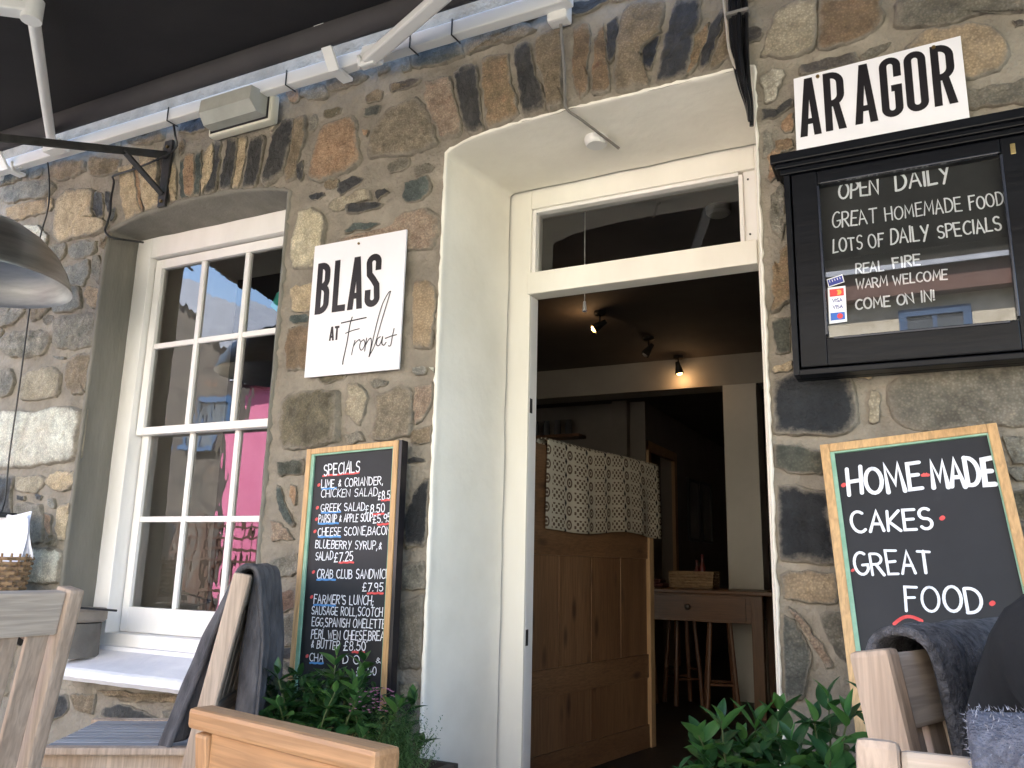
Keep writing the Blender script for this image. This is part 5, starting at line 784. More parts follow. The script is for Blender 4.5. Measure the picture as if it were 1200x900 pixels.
# ------------------------------------------------------------------ chairs
teak = wood('weathered_teak', (.37, .26, .18), (.56, .43, .33), 2, (.10, .06, .04), .75, .2)
teak_h = wood('weathered_teak_flat', (.38, .28, .21), (.54, .45, .36), 0, (.10, .07, .05), .75, .2)
grey_t = wood('silvered_teak', (.20, .19, .195), (.36, .35, .355), 1, (.1, .1, .1), .8, .1)
varn = wood('orange_varnish_wood', (.36, .18, .075), (.52, .30, .15), 0, (.12, .05, .02), .42, .12, .12)
varn_v = wood('orange_varnish_post', (.34, .17, .07), (.50, .28, .14), 2, (.12, .05, .02), .42, .12, .12)
def folding_chair(x, y, rot, label, W=.48, H=.977, SH=.47, k=.18, group='folding teak chairs on the terrace', seatm=None, topd=.04):
    t = empty('folding_chair', (x, y, 0), label, 'chair', rot, group)
    seatm = seatm or grey_t
    def P(name, mb, m): o = mb.build(name, m); o.parent = t; return o
    yk = lambda z: -k*(z-SH)
    for s in (-1, 1):
        P('stile', MB().beam((s*(W/2-.018), yk(0.0), 0), (s*(W/2-.018), yk(H), H), .036, .052, (0, 1, 0), .008), teak)
        P('leg', MB().beam((s*(W/2-.058), -.12, 0), (s*(W/2-.058), .38, SH-.03), .03, .045, (0, 1, 0), .006), teak)
        P('seat_rail', MB().beam((s*(W/2-.055), -.02, SH-.03), (s*(W/2-.055), .43, SH-.02), .026, .05, (0, 0, 1), .005), teak)
    P('top_rail', MB().beam((-W/2+.036, yk(H-.052), H-.052), (W/2-.036, yk(H-.052), H-.052), .03, .092, (0, -k, 1), .006), teak_h)
    P('lower_rail', MB().beam((-W/2+.036, yk(SH+.1), SH+.1), (W/2-.036, yk(SH+.1), SH+.1), .026, .05, (0, -k, 1), .005), teak_h)
    n = 6; pitch = (W-.072)/n
    for i in range(n):
        xx = -W/2+.036+pitch*(i+.5)
        P('back_slat', MB().beam((xx, yk(SH+.11), SH+.11), (xx, yk(H-.09), H-.09), pitch-.018, .010, (0, 1, 0), .003), teak)
    ns_ = 9; pw_ = (W-.09)/ns_
    for i in range(ns_):
        xx = -W/2+.045+pw_*(i+.5)
        P('seat_slat', MB().box(xx-pw_/2+.004, xx+pw_/2-.004, -.015, .425, SH-.002, SH+.014, .004), seatm)
    for yy in (.0, .425): P('seat_batten', MB().box(-W/2+.045, W/2-.045, yy-.018, yy+.018, SH-.028, SH-.003, .003), seatm)
    for s in (-1, 1): P('seat_edge', MB().box(s*(W/2-.043), s*(W/2-.003), -.02, .45, SH-.004, SH+.016, .005), teak)
    P('stretcher', MB().tube([(-W/2+.04, .05, .18), (W/2-.04, .05, .18)], .012, 8), teak)
    return t
folding_chair(-1.79, -1.475, RAD(90), 'pale wooden slat-back chair at the left edge, nearest the round ledge', H=.98)
folding_chair(-2.068, -.418, RAD(122), 'weathered wooden chair draped with a dark grey scarf under the window', H=1.006, SH=.50)
folding_chair(.08, -1.126, RAD(-111), 'folding wooden chair with grey fleece over its back, before the crooked chalkboard', H=.955)
folding_chair(.152, -1.70, RAD(180), 'wooden chair nearest the right corner with fluffy grey blanket on its top rail', W=.46, H=.902)
# the plain varnished chair in the foreground
t = empty('armless_chair', (-.925, -1.425, 0), 'orange varnished wooden chair in the foreground before the planter', 'chair', -.222)
def P(name, mb, m): o = mb.build(name, m); o.parent = t; return o
W_, H_ = .455, .80
for s in (-1, 1):
    P('stile', MB().beam((s*(W_/2-.03), .09, 0), (s*(W_/2-.03), .0, H_-.036), .036, .045, (0, 1, 0), .006), varn_v)
    P('leg', MB().beam((s*(W_/2-.03), .45, 0), (s*(W_/2-.03), .45, .43), .036, .036, (0, 1, 0), .005), varn_v)
    P('seat_rail', MB().beam((s*(W_/2-.03), .06, .42), (s*(W_/2-.03), .45, .42), .024, .05, (0, 0, 1), .004), varn)
P('cap_rail', MB().box(-W_/2-.01, W_/2+.01, -.024, .024, H_-.034, H_, .008), varn)
P('top_rail', MB().box(-W_/2+.048, W_/2-.048, -.012, .012, H_-.098, H_-.036, .003), varn)
P('lower_rail', MB().box(-W_/2+.048, W_/2-.048, .03, .05, .52, .57, .003), varn)
for i in range(7): xx = -.165+.055*i; P('back_slat', MB().beam((xx, .04, .565), (xx, .002, H_-.098), .028, .012, (0, 1, 0), .003), varn_v)
for i in range(8): P('seat_slat', MB().box(-W_/2+.01, W_/2-.01, .07+i*.052, .115+i*.052, .445, .461, .004), varn)
# ------------------------------------------------------------------ throws
def drape(name, a, b, f, z, lf, lb, kf, m, label, cat, folds=4, amp=.02, th=.012, top=.02, flare=.1, seed=1, ns=60, nt_=44, drift=0, pinch=0):
    a = Vector(a); b = Vector(b); f = Vector((f[0], f[1], 0)).normalized(); ax = (b-a); L = ax.length; ax.normalize(); rnd = random.Random(seed)
    V = []; F = []
    for i in range(ns+1):
        s = i/ns
        l1 = lf*(1+.10*sin(5*s+seed)); l2 = lb*(1+.08*sin(4*s+seed*2))
        for j in range(nt_+1):
            u = -1+2*j/nt_          # -1 front hem .. 0 top .. +1 back hem
            if abs(u) < .12:
                an = u/.12*pi/2; p = Vector((0, 0, z))+f*(-sin(an)*.032)+Vector((0, 0, top*cos(an))); d = 0; nrm = -f*sin(an)+Vector((0, 0, cos(an)))
            elif u < 0:
                d = (abs(u)-.12)/.88*l1; p = Vector((0, 0, z-d))+f*(.032+kf*d); nrm = f
            else:
                d = (u-.12)/.88*l2; p = Vector((0, 0, z-d))-f*(.032+.01*d); nrm = -f
            g = min(1, .18+d/.25)
            ph = 2*pi*folds*s+seed*1.7+(2 if u > 0 else 0)+.8*sin(d*4)
            disp = amp*g*(sin(ph)+.45*sin(2.3*ph+1))+.004*noise.noise(Vector((s*9, d*14, seed)))
            w_ = (s-.5)*(1+flare*d*(1 if u < 0 else .5))*(1-pinch*max(0, 1-d/.25))+.5+.02*sin(d*9+s*3)
            q = a+ax*(L*w_+drift*d*(1 if u < 0 else .3)); q = Vector((q.x, q.y, 0))+p+nrm*(disp+.004)
            V.append(q)
    for i in range(ns):
        for j in range(nt_): F.append((i*(nt_+1)+j, (i+1)*(nt_+1)+j, (i+1)*(nt_+1)+j+1, i*(nt_+1)+j+1))
    o = mesh(name, V, F, m, None, True)
    c = Vector(((a.x+b.x)/2, (a.y+b.y)/2, z)); o.data.transform(Matrix.Translation(-c)); o.location = c
    md = o.modifiers.new('thickness', 'SOLIDIFY'); md.thickness = th; md.offset = 1
    md2 = o.modifiers.new('smooth', 'SUBSURF'); md2.levels = 1; md2.render_levels = 1
    return tag(o, label, cat)
scarf_m = mat('grey_scarf', (.050, .046, .048), (.11, .102, .105), 25, .95, .6, 160, stretch=(1, 1, .3))
fleece_m = mat('grey_fleece', (.05, .048, .052), (.17, .163, .172), 60, 1, 1.0, 260)
f_B = (-.85, -.53)
drape('scarf', (-1.895, -.525, 0), (-2.10, -.20, 0), f_B, 1.0, .50, .47, .27, scarf_m, 'dark grey woven scarf hanging over the chair back under the window', 'scarf', 5, .030, .014, .03, .45, 3)
drape('scarf_fold', (-1.90, -.53, 0), (-1.965, -.33, 0), f_B, .985, .36, .40, .2, scarf_m, '', '', 4, .02, .006, .01, .3, 5) if False else None
f_D = (.93, -.36)
drape('fleece_throw', (-.052, -1.245, 0), (.085, -.86, 0), f_D, .945, .38, .5, .12, fleece_m, 'grey fleece throw over the chair back in front of the crooked chalkboard', 'blanket', 2, .012, .014, .022, .1, 4)
def pile(name, o_src, n, ln, m, label, seed=2):
    """short fibres standing out of a throw"""
    dg = bpy.context.evaluated_depsgraph_get(); ev = o_src.evaluated_get(dg); me = ev.to_mesh(); rnd = random.Random(seed)
    polys = list(me.polygons); V = []; F = []; Wm = o_src.matrix_world.copy(); Wm = Matrix.Translation(o_src.location)
    for _ in range(n):
        p = rnd.choice(polys); c = Wm @ p.center; nn = p.normal
        d = (nn+Vector((rnd.uniform(-1, 1), rnd.uniform(-1, 1), rnd.uniform(-1, 1)))*.8).normalized(); c = c+Vector((rnd.uniform(-1, 1), rnd.uniform(-1, 1), rnd.uniform(-1, 1)))*.004
        sd_ = d.cross(Vector((rnd.uniform(-1, 1), rnd.uniform(-1, 1), rnd.uniform(-1, 1)))).normalized()*.0005; k = len(V); l = ln*rnd.uniform(.5, 1.2)
        V += [c-sd_, c+sd_, c+d*l]; F.append((k, k+1, k+2))
    ev.to_mesh_clear()
    o = mesh(name, V, F, m); o['kind'] = 'stuff'; return kid(o, o_src)
fl_m = mat('fluffy_grey', (.10, .10, .125), (.2, .2, .24), 120, 1, 1.0, 300)
ob = drape('fluffy_blanket', (.012, -1.62, 0), (.36, -1.62, 0), (0, -1), .898, .3, .3, .1, fl_m, 'fluffy speckled grey blanket on the top rail in the right bottom corner', 'blanket', 2, .008, .014, .02, .1, 7)
pile('pile', ob, 34000, .0048, mat('fibre_grey', (.14, .14, .17), (.34, .34, .38), 200, 1), '')
# ------------------------------------------------------------------ seated person in black, mostly beyond the right edge
blk = mat('black_coat', (.004, .004, .005), (.010, .010, .012), 7, .95, .8, 9)
skin = mat('skin', (.50, .30, .22), (.56, .35, .26), 6, .5)
hairm = mat('brown_hair', (.05, .03, .018), (.09, .055, .03), 30, .6, .4, 60, stretch=(1, 1, .2))
t = empty('person', (.15, -1.275, -.015), 'person in a black coat seated against the grey fleece at the right edge', 'person', RAD(-111))
def skinned(name, verts, edges, radii, m, root=0, sub=2):
    me = bpy.data.meshes.new(name); me.from_pydata(verts, edges, []); me.update()
    o = bpy.data.objects.new(name, me); COL.objects.link(o); me.materials.append(m)
    md = o.modifiers.new('skin', 'SKIN'); md.use_smooth_shade = True
    for i, r in enumerate(radii):
        sv = me.skin_vertices[0].data[i]; sv.radius = (r, r) if not isinstance(r, tuple) else r; sv.use_root = (i == root)
    s_ = o.modifiers.new('sub', 'SUBSURF'); s_.levels = sub; s_.render_levels = sub
    o.parent = t; return o
v = [(0, .0, .54), (0, -.03, .68), (0, -.03, .83), (0, .02, .97), (0, .06, 1.05), (0, .075, 1.12),
 (-.16, .03, 1.0), (-.22, .08, .80), (-.20, .27, .70), (.16, .03, 1.0), (.22, .08, .80), (.20, .27, .70),
 (-.09, .02, .53), (-.11, .42, .55), (-.11, .40, .12), (-.11, .50, .05), (.09, .02, .53), (.11, .42, .55), (.11, .40, .12), (.11, .50, .05)]
e = [(0, 1), (1, 2), (2, 3), (3, 4), (4, 5), (3, 6), (6, 7), (7, 8), (3, 9), (9, 10), (10, 11), (0, 12), (12, 13), (13, 14), (14, 15), (0, 16), (16, 17), (17, 18), (18, 19)]
r = [(.17, .13), (.16, .12), (.175, .125), (.15, .105), .07, .055, .072, .055, .04, .072, .055, .04, .095, .07, .05, .042, .095, .07, .05, .042]
ob_ = skinned('body', v, e, r, blk)
tx_ = bpy.data.textures.new('cloth_folds', 'CLOUDS'); tx_.noise_scale = .11; tx_.noise_depth = 3
dm_ = ob_.modifiers.new('folds', 'DISPLACE'); dm_.texture = tx_; dm_.strength = .045; dm_.mid_level = .5
hd = MB(); nl, nm = 20, 28; V = []; F = []
for i in range(nl+1):
    th = pi*i/nl
    for j in range(nm):
        ph = 2*pi*j/nm; x = .074*sin(th)*cos(ph); y = .092*sin(th)*sin(ph); z = .115*cos(th)
        if z < 0: k_ = 1-.32*(z/.115)**2; x *= k_; y = y*k_+.012*(z/.115)**2
        dx = abs(x)
        if y > .03:
            y += .022*math.exp(-((x/.013)**2)-((z+.012)/.022)**2)+.007*math.exp(-((x/.024)**2)-((z+.055)/.01)**2)
            y -= .010*(math.exp(-((dx-.03)/.015)**2-((z-.012)/.012)**2)); y += .006*math.exp(-((z+.095)/.02)**2-(x/.03)**2)
        V.append((x, y+.12, z+1.235))
for i in range(nl):
    for j in range(nm): F.append((i*nm+j, i*nm+(j+1) % nm, (i+1)*nm+(j+1) % nm, (i+1)*nm+j))
o = mesh('head', V, F, skin, t, True)
hv = MB(); V = []; F = []
for i in range(15):
    th = pi*.62*i/14
    for j in range(nm):
        ph = 2*pi*j/nm; front = max(0, sin(ph)); th2 = th*(1-.42*front); rr = 1.12
        V.append((.076*rr*sin(th2)*cos(ph), .096*rr*sin(th2)*sin(ph)+.113, .118*rr*cos(th2)+1.24))
for i in range(14):
    for j in range(nm): F.append((i*nm+j, i*nm+(j+1) % nm, (i+1)*nm+(j+1) % nm, (i+1)*nm+j))
kid_ = mesh('hair', V, F, hairm, o, True)
for s in (-1, 1):
    bx_, by_, bz_ = s*.20, .29, .69
    vs = [(bx_, by_, bz_), (bx_-s*.01, by_+.05, bz_-.01), (bx_-s*.015, by_+.085, bz_-.018)]; ed = [(0, 1), (1, 2)]; rr = [.024, (.032, .016), (.034, .014)]
    for q in range(4):
        ox = (q-1.5)*.018; k0 = len(vs); ln = (.9, 1.05, 1, .82)[q]
        vs += [(bx_-s*.015+ox, by_+.10, bz_-.02), (bx_-s*.015+ox, by_+.10+.032*ln, bz_-.036), (bx_-s*.015+ox, by_+.10+.05*ln, bz_-.06)]; ed += [(2, k0), (k0, k0+1), (k0+1, k0+2)]; rr += [.0095, .0088, .0075]
    k0 = len(vs); vs += [(bx_-s*.045, by_+.055, bz_-.02), (bx_-s*.06, by_+.085, bz_-.035)]; ed += [(1, k0), (k0, k0+1)]; rr += [.011, .009]
    skinned('hand', vs, ed, rr, skin, 0, 1)
# ------------------------------------------------------------------ round stone block on the sill, basket, papers
stn = mat('grey_cast_stone', (.11, .10, .088), (.17, .16, .14), 6, .85, .35, 35)
t = empty('stone_pedestal', (-3.345, .0, .63), 'round grey stone block with slab top on the left end of the window sill', 'pedestal')
kid(MB().lathe([(0, 0), (.104, 0), (.102, .14), (0, .14)], (-3.345, -.0, .625), 36).build('drum', stn, smooth=True), t)
kid(MB().lathe([(0, .14), (.11, .14), (.121, .150), (.121, .185), (.113, .195), (0, .197)], (-3.345, -.0, .63), 40).build('slab_top', mat('warm_cast_stone', (.19, .16, .13), (.27, .235, .195), 6, .85, .35, 35), smooth=True), t)
t = empty('menu_basket', (-3.72, -.16, .80), 'brown wicker basket against the stone wall at the left edge', 'basket')
wick = mat('wicker', (.20, .12, .06), (.34, .22, .12), 30, .7, .4, 60)
for i in range(9):
    z = .86+i*.021; rr = .115+.0025*i; pts = []
    for j in range(49): a = 2*pi*j/48; q = rr+.006*sin(a*12+pi*(i % 2)); pts.append((-3.72+q*cos(a)*1.35, -.165+q*sin(a)*.95, z))
    kid(MB().tube(pts, .0085, 6, False).build('wicker_strand', wick, smooth=True), t)
b = MB()
for j in range(24): a = 2*pi*j/24; b.tube([(-3.72+.114*cos(a)*1.35, -.165+.114*sin(a)*.95, .85), (-3.72+.135*cos(a)*1.35, -.165+.135*sin(a)*.95, 1.05)], .005, 5)
kid(b.build('stakes', wick), t)
kid(MB().lathe([(0, 0), (.14, 0)], (-3.72, -.165, .852), 20).build('basket_base', wick), t)
t = empty('wall_shelf', (-3.8, 0, .80), 'dark wooden shelf holding the wicker basket on the wall', 'shelf')
kid(MB().box(-4.25, -3.56, -.30, -.012, .825, .85, .004).build('board', teak_h), t)
for x in (-4.15, -3.66): kid(MB().beam((x, -.02, .66), (x, -.24, .82), .02, .025, (0, 1, 1)).build('shelf_bracket', iron), t)
t = empty('menu_papers', (-3.70, -.14, 1.0), 'white menu sheets held by a black clip above the wicker basket', 'paper')
pap = mat('paper', (.82, .83, .9), (.88, .88, .94), 5, .7)
for i in range(5):
    a = RAD(-9+i*4.5); M = Matrix.Translation((-3.70+.006*i, -.12-.009*i, 1.215)) @ Matrix.Rotation(a, 4, 'Y') @ Matrix.Rotation(RAD(5+i), 4, 'X')
    V = []; 
    for p in range(5):
        for q in range(5): V.append(M @ Vector((-.13+.065*p, -.014*sin(q*.8+i), -.05*q)))
    o = mesh('sheet', V, [(p*5+q, (p+1)*5+q, (p+1)*5+q+1, p*5+q+1) for p in range(4) for q in range(4)], pap, None, True); kid(o, t)
kid(MB().box(-3.79, -3.70, -.185, -.10, 1.205, 1.228, .004).build('clip', cable_b), t)
tag(MB().tube(catmull([(-3.60, -.20, .90), (-3.52, -.07, .885), (-3.44, -.03, .875), (-3.40, -.14, .87), (-3.30, -.16, .845), (-3.22, -.12, .838), (-3.16, .05, .82)], 6), .005, 7).build('cable', cable_b, smooth=True, origin=(-3.4, -.05, .87)), 'black cable trailing from the basket over the round stone block', 'cable')
# ------------------------------------------------------------------ planters and plants
soil = mat('soil', (.03, .02, .014), (.06, .045, .03), 20, .95, .6, 60)
wood_d = mat('dark_planter_wood', (.05, .04, .032), (.09, .07, .055), 5, .8, .3, 30, stretch=(.15, 1, 1))
def planter(x0, x1, y0, y1, zt, label):
    t = empty('planter', ((x0+x1)/2, (y0+y1)/2, 0), label, 'planter')
    for i in range(3):
        z = .02+i*(zt-.02)/3; zz = z+(zt-.02)/3-.006
        for (a, b, c, d) in ((x0, x1, y0, y0+.025), (x0, x1, y1-.025, y1), (x0, x0+.025, y0+.025, y1-.025), (x1-.025, x1, y0+.025, y1-.025)):
            kid(MB().box(a, b, c, d, z, zz, .004).build('plank', wood_d), t)
    kid(MB().box(x0+.025, x1-.025, y0+.025, y1-.025, .0, zt-.03).build('soil', soil), t)
planter(-2.02, -1.40, -.45, -.04, .44, 'dark wooden planter trough under the specials chalkboard')
planter(-.60, .55, -.72, -.04, .50, 'dark wooden planter trough under the crooked chalkboard')
def leaf_mesh(name, L, Wd, m, curl):
    V = []; F = []; n = 7
    for i in range(n+1):
        u = i/n; w_ = Wd*.5*(sin(pi*min(1, u**.8*1.0))**.85 if 0 < u < 1 else 0); z = -curl*L*(u**2); y = L*u
        V += [(-w_, y, z+w_*.35), (-w_*.5, y, z+w_*.1), (0, y, z-.0), (w_*.5, y, z+w_*.1), (w_, y, z+w_*.35)]
    for i in range(n):
        for j in range(4): a = i*5+j; F.append((a, a+1, a+6, a+5))
    me = bpy.data.meshes.new(name); me.from_pydata(V, [], F); me.update(); me.materials.append(m)
    for p in me.polygons: p.use_smooth = True
    return me
def leaf_mat(name, c1, c2):
    m = mat(name, c1, c2, 3, .36, .15, 60, spec=.5)
    b = m.node_tree.nodes['Principled BSDF']
    N = m.node_tree.nodes; L = m.node_tree.links; out = N['Material Output']
    tl = N.new('ShaderNodeBsdfTranslucent'); tl.inputs[0].default_value = (c2[0]*1.6, c2[1]*1.8, c2[2]*.8, 1); mx = N.new('ShaderNodeMixShader'); mx.inputs[0].default_value = .22
    L.new(b.outputs[0], mx.inputs[1]); L.new(tl.outputs[0], mx.inputs[2]); L.new(mx.outputs[0], out.inputs[0]); return m
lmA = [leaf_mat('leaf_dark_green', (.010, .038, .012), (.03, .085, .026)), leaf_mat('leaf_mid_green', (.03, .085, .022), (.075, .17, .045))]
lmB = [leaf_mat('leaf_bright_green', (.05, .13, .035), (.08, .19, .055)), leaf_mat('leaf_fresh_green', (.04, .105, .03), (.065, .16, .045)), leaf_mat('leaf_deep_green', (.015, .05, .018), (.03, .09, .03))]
stem_m = mat('green_stem', (.05, .07, .02), (.09, .11, .04), 10, .6)
def shrub(name, label, bases, tips, LL, WW, meshes, nper, rnd, spread=.2):
    c = bases[0]; t = empty(name, (c[0], c[1], c[2]), label, 'plant')
    for b_, tp in zip(bases, tips):
        b_ = Vector(b_); tp = Vector(tp); mid = (b_+tp)/2+Vector((rnd.uniform(-1, 1), rnd.uniform(-1, 1), .3))*.03
        path = catmull([b_, mid, tp], 8); kid(MB().tube(path, [.004*(1-.6*i/len(path)) for i in range(len(path))], 5).build('stem', stem_m, smooth=True), t)
        a0 = rnd.uniform(0, 6.28)
        for i in range(nper):
            u = 1-(i//2)*(.115)-.0*rnd.random()
            if u < .1: break
            p = path[min(int(u*(len(path)-1)), len(path)-1)]
            a = a0+(i % 2)*pi+(i//2)*pi/2+rnd.uniform(-.35, .35)
            el = RAD((68 if i < 2 else 50 if i < 4 else 28 if i < 6 else 8)+rnd.uniform(-14, 14)); sz = rnd.uniform(.8, 1.15)*(.62 if i < 2 else .9 if i < 4 else 1.05)
            o = bpy.data.objects.new('leaf', meshes[rnd.randrange(len(meshes))]); COL.objects.link(o)
            M = Matrix.Translation(p) @ Matrix.Rotation(a, 4, 'Z') @ Matrix.Rotation(el, 4, 'X') @ Matrix.Rotation(rnd.uniform(-.5, .5), 4, 'Y') @ Matrix.Scale(sz, 4)
            o.matrix_world = M; o.parent = t; o.matrix_parent_inverse = Matrix.Translation(-t.location)
rnd = random.Random(11)
mA = [leaf_mesh('leaf', .074, .033, m_, c_) for m_ in lmA for c_ in (.1, .35)]
bs, ts = [], []
for i in range(30):
    x = -1.93+.54*rnd.random(); top = .775-abs(x+1.68)*.42
    if i < 3: x = (-1.66, -1.73, -1.56)[i]
    y = -.38+rnd.uniform(-.1, .12); z = top-(.0 if i < 3 else .15*rnd.random()**1.2)+(-.50-y)*.05
    bs.append((-1.70+(x+1.70)*.55, -.33+(y+.33)*.5, .44)); ts.append((x, y, z))
shrub('laurel_shrub', 'dark green glossy-leaved shrub in the planter below the specials chalkboard', bs, ts, .06, .03, mA, 10, rnd)
mB = [leaf_mesh('leaf', .088, .040, m_, c_) for m_ in lmB for c_ in (.08, .3)]
bs, ts = [], []
spots = [(-.50, .69), (-.455, .72), (-.40, .71), (-.345, .735), (-.30, .70), (-.235, .78), (-.26, .735), (-.19, .755), (-.145, .80), (-.13, .75), (-.09, .78), (-.52, .655), (-.43, .665), (-.36, .67), (-.30, .655), (-.22, .68), (-.15, .69), (-.09, .70), (-.48, .63), (-.38, .62), (-.28, .62), (-.2, .63), (-.05, .72)]
for i, (x, z) in enumerate(spots):
    y = -.52+rnd.uniform(-.09, .12); bs.append((-.30+(x+.30)*.7, -.45, .47)); ts.append((x, y, z))
shrub('laurel_shrub', 'bright green broad-leaved shrub at the foot of the doorway beside the crooked chalkboard', bs, ts, .09, .04, mB, 10, rnd)
def under_leaves(parent, n, cx, cy, cz, rx, ry, rz, L, m, seed):
    rnd = random.Random(seed); V = []; F = []
    for _ in range(n):
        while True:
            q = Vector((rnd.uniform(-1, 1), rnd.uniform(-1, 1), rnd.uniform(-1, 1)))
            if q.length < 1: break
        p = Vector((cx+q.x*rx, cy+q.y*ry, cz+q.z*rz)); a = rnd.uniform(0, 2*pi); d = Vector((cos(a), sin(a), rnd.uniform(-.2, .9))).normalized(); l = L*rnd.uniform(.6, 1.15)
        sd_ = d.cross(Vector((rnd.uniform(-.4, .4), rnd.uniform(-.4, .4), 1))).normalized()*l*.21; up = sd_.cross(d).normalized()*l*.06; k = len(V)
        V += [p, p+d*l*.3+sd_*.8+up, p+d*l*.65+sd_*.85+up, p+d*l-up, p+d*l*.65-sd_*.85+up, p+d*l*.3-sd_*.8+up, p+d*l*.5]
        F += [(k, k+1, k+6), (k+1, k+2, k+6), (k+2, k+3, k+6), (k+3, k+4, k+6), (k+4, k+5, k+6), (k+5, k, k+6)]
    o = mesh('inner_leaves', V, F, m); o['kind'] = 'stuff'; return kid(o, parent)
shrubs = [o for o in COL.objects if o.name.startswith('laurel_shrub')]
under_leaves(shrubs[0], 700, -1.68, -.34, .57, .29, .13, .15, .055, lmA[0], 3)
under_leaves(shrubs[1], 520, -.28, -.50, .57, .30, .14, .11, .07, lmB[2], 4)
# feathery herb with small pink flowers at the right end of the trough
V = []; F = []; Vf = []; Ff = []
for s in range(420):
    cx = -1.425+rnd.gauss(0, .05); cy = -.37+rnd.gauss(0, .05); top = Vector((cx+rnd.gauss(0, .025), cy+rnd.gauss(0, .02), .675-abs(cx+1.43)*.7-rnd.random()*.13)); b0 = Vector((-1.43+(cx+1.43)*.6, -.35, .42))
    for q in range(26):
        u = .25+.75*q/26; p = b0.lerp(top, u); a = rnd.uniform(0, 6.28); d = Vector((cos(a), sin(a), .7)).normalized()*rnd.uniform(.007, .013); sd_ = d.cross(Vector((0, 0, 1))).normalized()*.0016; k = len(V)
        V += [p, p+d*.5+sd_, p+d, p+d*.5-sd_]; F.append((k, k+1, k+2, k+3))
    if rnd.random() < .0: pass
o = mesh('herb_foliage', V, F, leaf_mat('leaf_herb', (.05, .105, .04), (.10, .18, .07)))
tt = empty('herb_plant', (-1.43, -.36, .44), 'feathery small-leaved herb with pink flower tips at the right end of the trough', 'plant')
o['kind'] = 'stuff'; kid(o, tt); o.name = 'foliage'
V = []; F = []
for s in range(70):
    c = Vector((-1.49+rnd.gauss(0, .035), -.38+rnd.gauss(0, .04), .655+rnd.uniform(-.03, .035)))
    for q in range(5):
        a = 2*pi*q/5; d = Vector((cos(a), sin(a), .5))*.006; sd_ = Vector((-sin(a), cos(a), 0))*.0025; k = len(V); V += [c, c+d*.6+sd_, c+d, c+d*.6-sd_]; F.append((k, k+1, k+2, k+3))
o = mesh('flowers', V, F, mat('pink_petals', (.42, .14, .28), (.55, .25, .4), 20, .6)); o['kind'] = 'stuff'; kid(o, tt)
# ------------------------------------------------------------------ indoors
oldpine = wood('old_pine', (.20, .10, .048), (.33, .185, .095), 2, (.05, .025, .015), .45, .85)
oldpine_h = wood('old_pine_rail', (.19, .095, .045), (.31, .175, .09), 1, (.05, .025, .015), .45, .85)
t = empty('high_back_settle', (-1.6, 1.5, .1), 'tall brown pine settle with plank back standing just inside the door', 'settle')
S0 = Vector((-1.672, .98, 0)); S1 = Vector((-1.455, 2.21, 0)); dS = (S1-S0).normalized(); LS = (S1-S0).length; nS = Vector((dS.y, -dS.x, 0))
MS = Matrix((dS, nS*-1, Vector((0, 0, 1)))).transposed().to_4x4(); MS.translation = S0   # local x along, y into the seat side
def SB(x0, x1, y0, y1, z0, z1, name, m, b=.004): return kid(MB().box(x0, x1, y0, y1, z0, z1, b, MS).build(name, m), t)
SB(0, LS-.05, 0, .03, 1.10, 1.62, 'top_rail', oldpine_h); SB(0, LS-.05, 0, .03, .46, .585, 'middle_rail', oldpine_h); SB(0, LS-.05, 0, .03, .10, .22, 'bottom_rail', oldpine_h)
n = 4; pw = (LS-.05)/n
for i in range(n): SB(i*pw+.003, (i+1)*pw-.003, .009, .026, .585, 1.10, 'plank', oldpine, .003)
n = 2; pw = (LS-.05)/n
for i in range(n): SB(i*pw+.003, (i+1)*pw-.003, .009, .026, .22, .46, 'plank', oldpine, .003)
SB(LS-.05, LS, -.012, .05, .10, 1.60, 'end_post', mat('pale_pine_post', (.46, .29, .14), (.56, .37, .2), 5, .45, .1, 20, stretch=(1, 1, .15)))
SB(LS-.04, LS-.005, .05, .45, .10, 1.15, 'wing', oldpine); SB(-.03, .0, .0, .45, .10, 1.15, 'wing', oldpine); SB(0, LS-.045, .03, .44, .50, .53, 'seat', oldpine_h)
# welsh tapestry blanket over its top
bk = bpy.data.materials.new('tapestry_wool'); bk.use_nodes = True; nt = bk.node_tree; N = nt.nodes; L = nt.links; bs_ = N['Principled BSDF']; bs_.inputs['Roughness'].default_value = .95
uvn = N.new('ShaderNodeUVMap'); sp = N.new('ShaderNodeSeparateXYZ'); L.new(uvn.outputs[0], sp.inputs[0])
def M_(op, a, b=None, c=None):
    n_ = N.new('ShaderNodeMath'); n_.operation = op
    for i, x in enumerate((a, b, c)):
        if x is None: continue
        if isinstance(x, (int, float)): n_.inputs[i].default_value = x
        else: L.new(x, n_.inputs[i])
    return n_.outputs[0]
U_, V_2 = sp.outputs[0], sp.outputs[1]
CW = .19  # column pair width in metres
fu = M_('FRACT', M_('DIVIDE', U_, CW)); fv = M_('FRACT', M_('DIVIDE', V_2, .068))
colA = M_('LESS_THAN', fu, .56)
# dense diamonds in column A
s1 = M_('SINE', M_('MULTIPLY', U_, 2*pi/.036)); s2 = M_('SINE', M_('MULTIPLY', V_2, 2*pi/.034)); dm = M_('GREATER_THAN', M_('MULTIPLY', s1, s2), .12)
dm2 = M_('LESS_THAN', M_('ABSOLUTE', M_('SUBTRACT', fv, .5)), .40)
A1 = M_('MULTIPLY', M_('MULTIPLY', dm, dm2), colA)
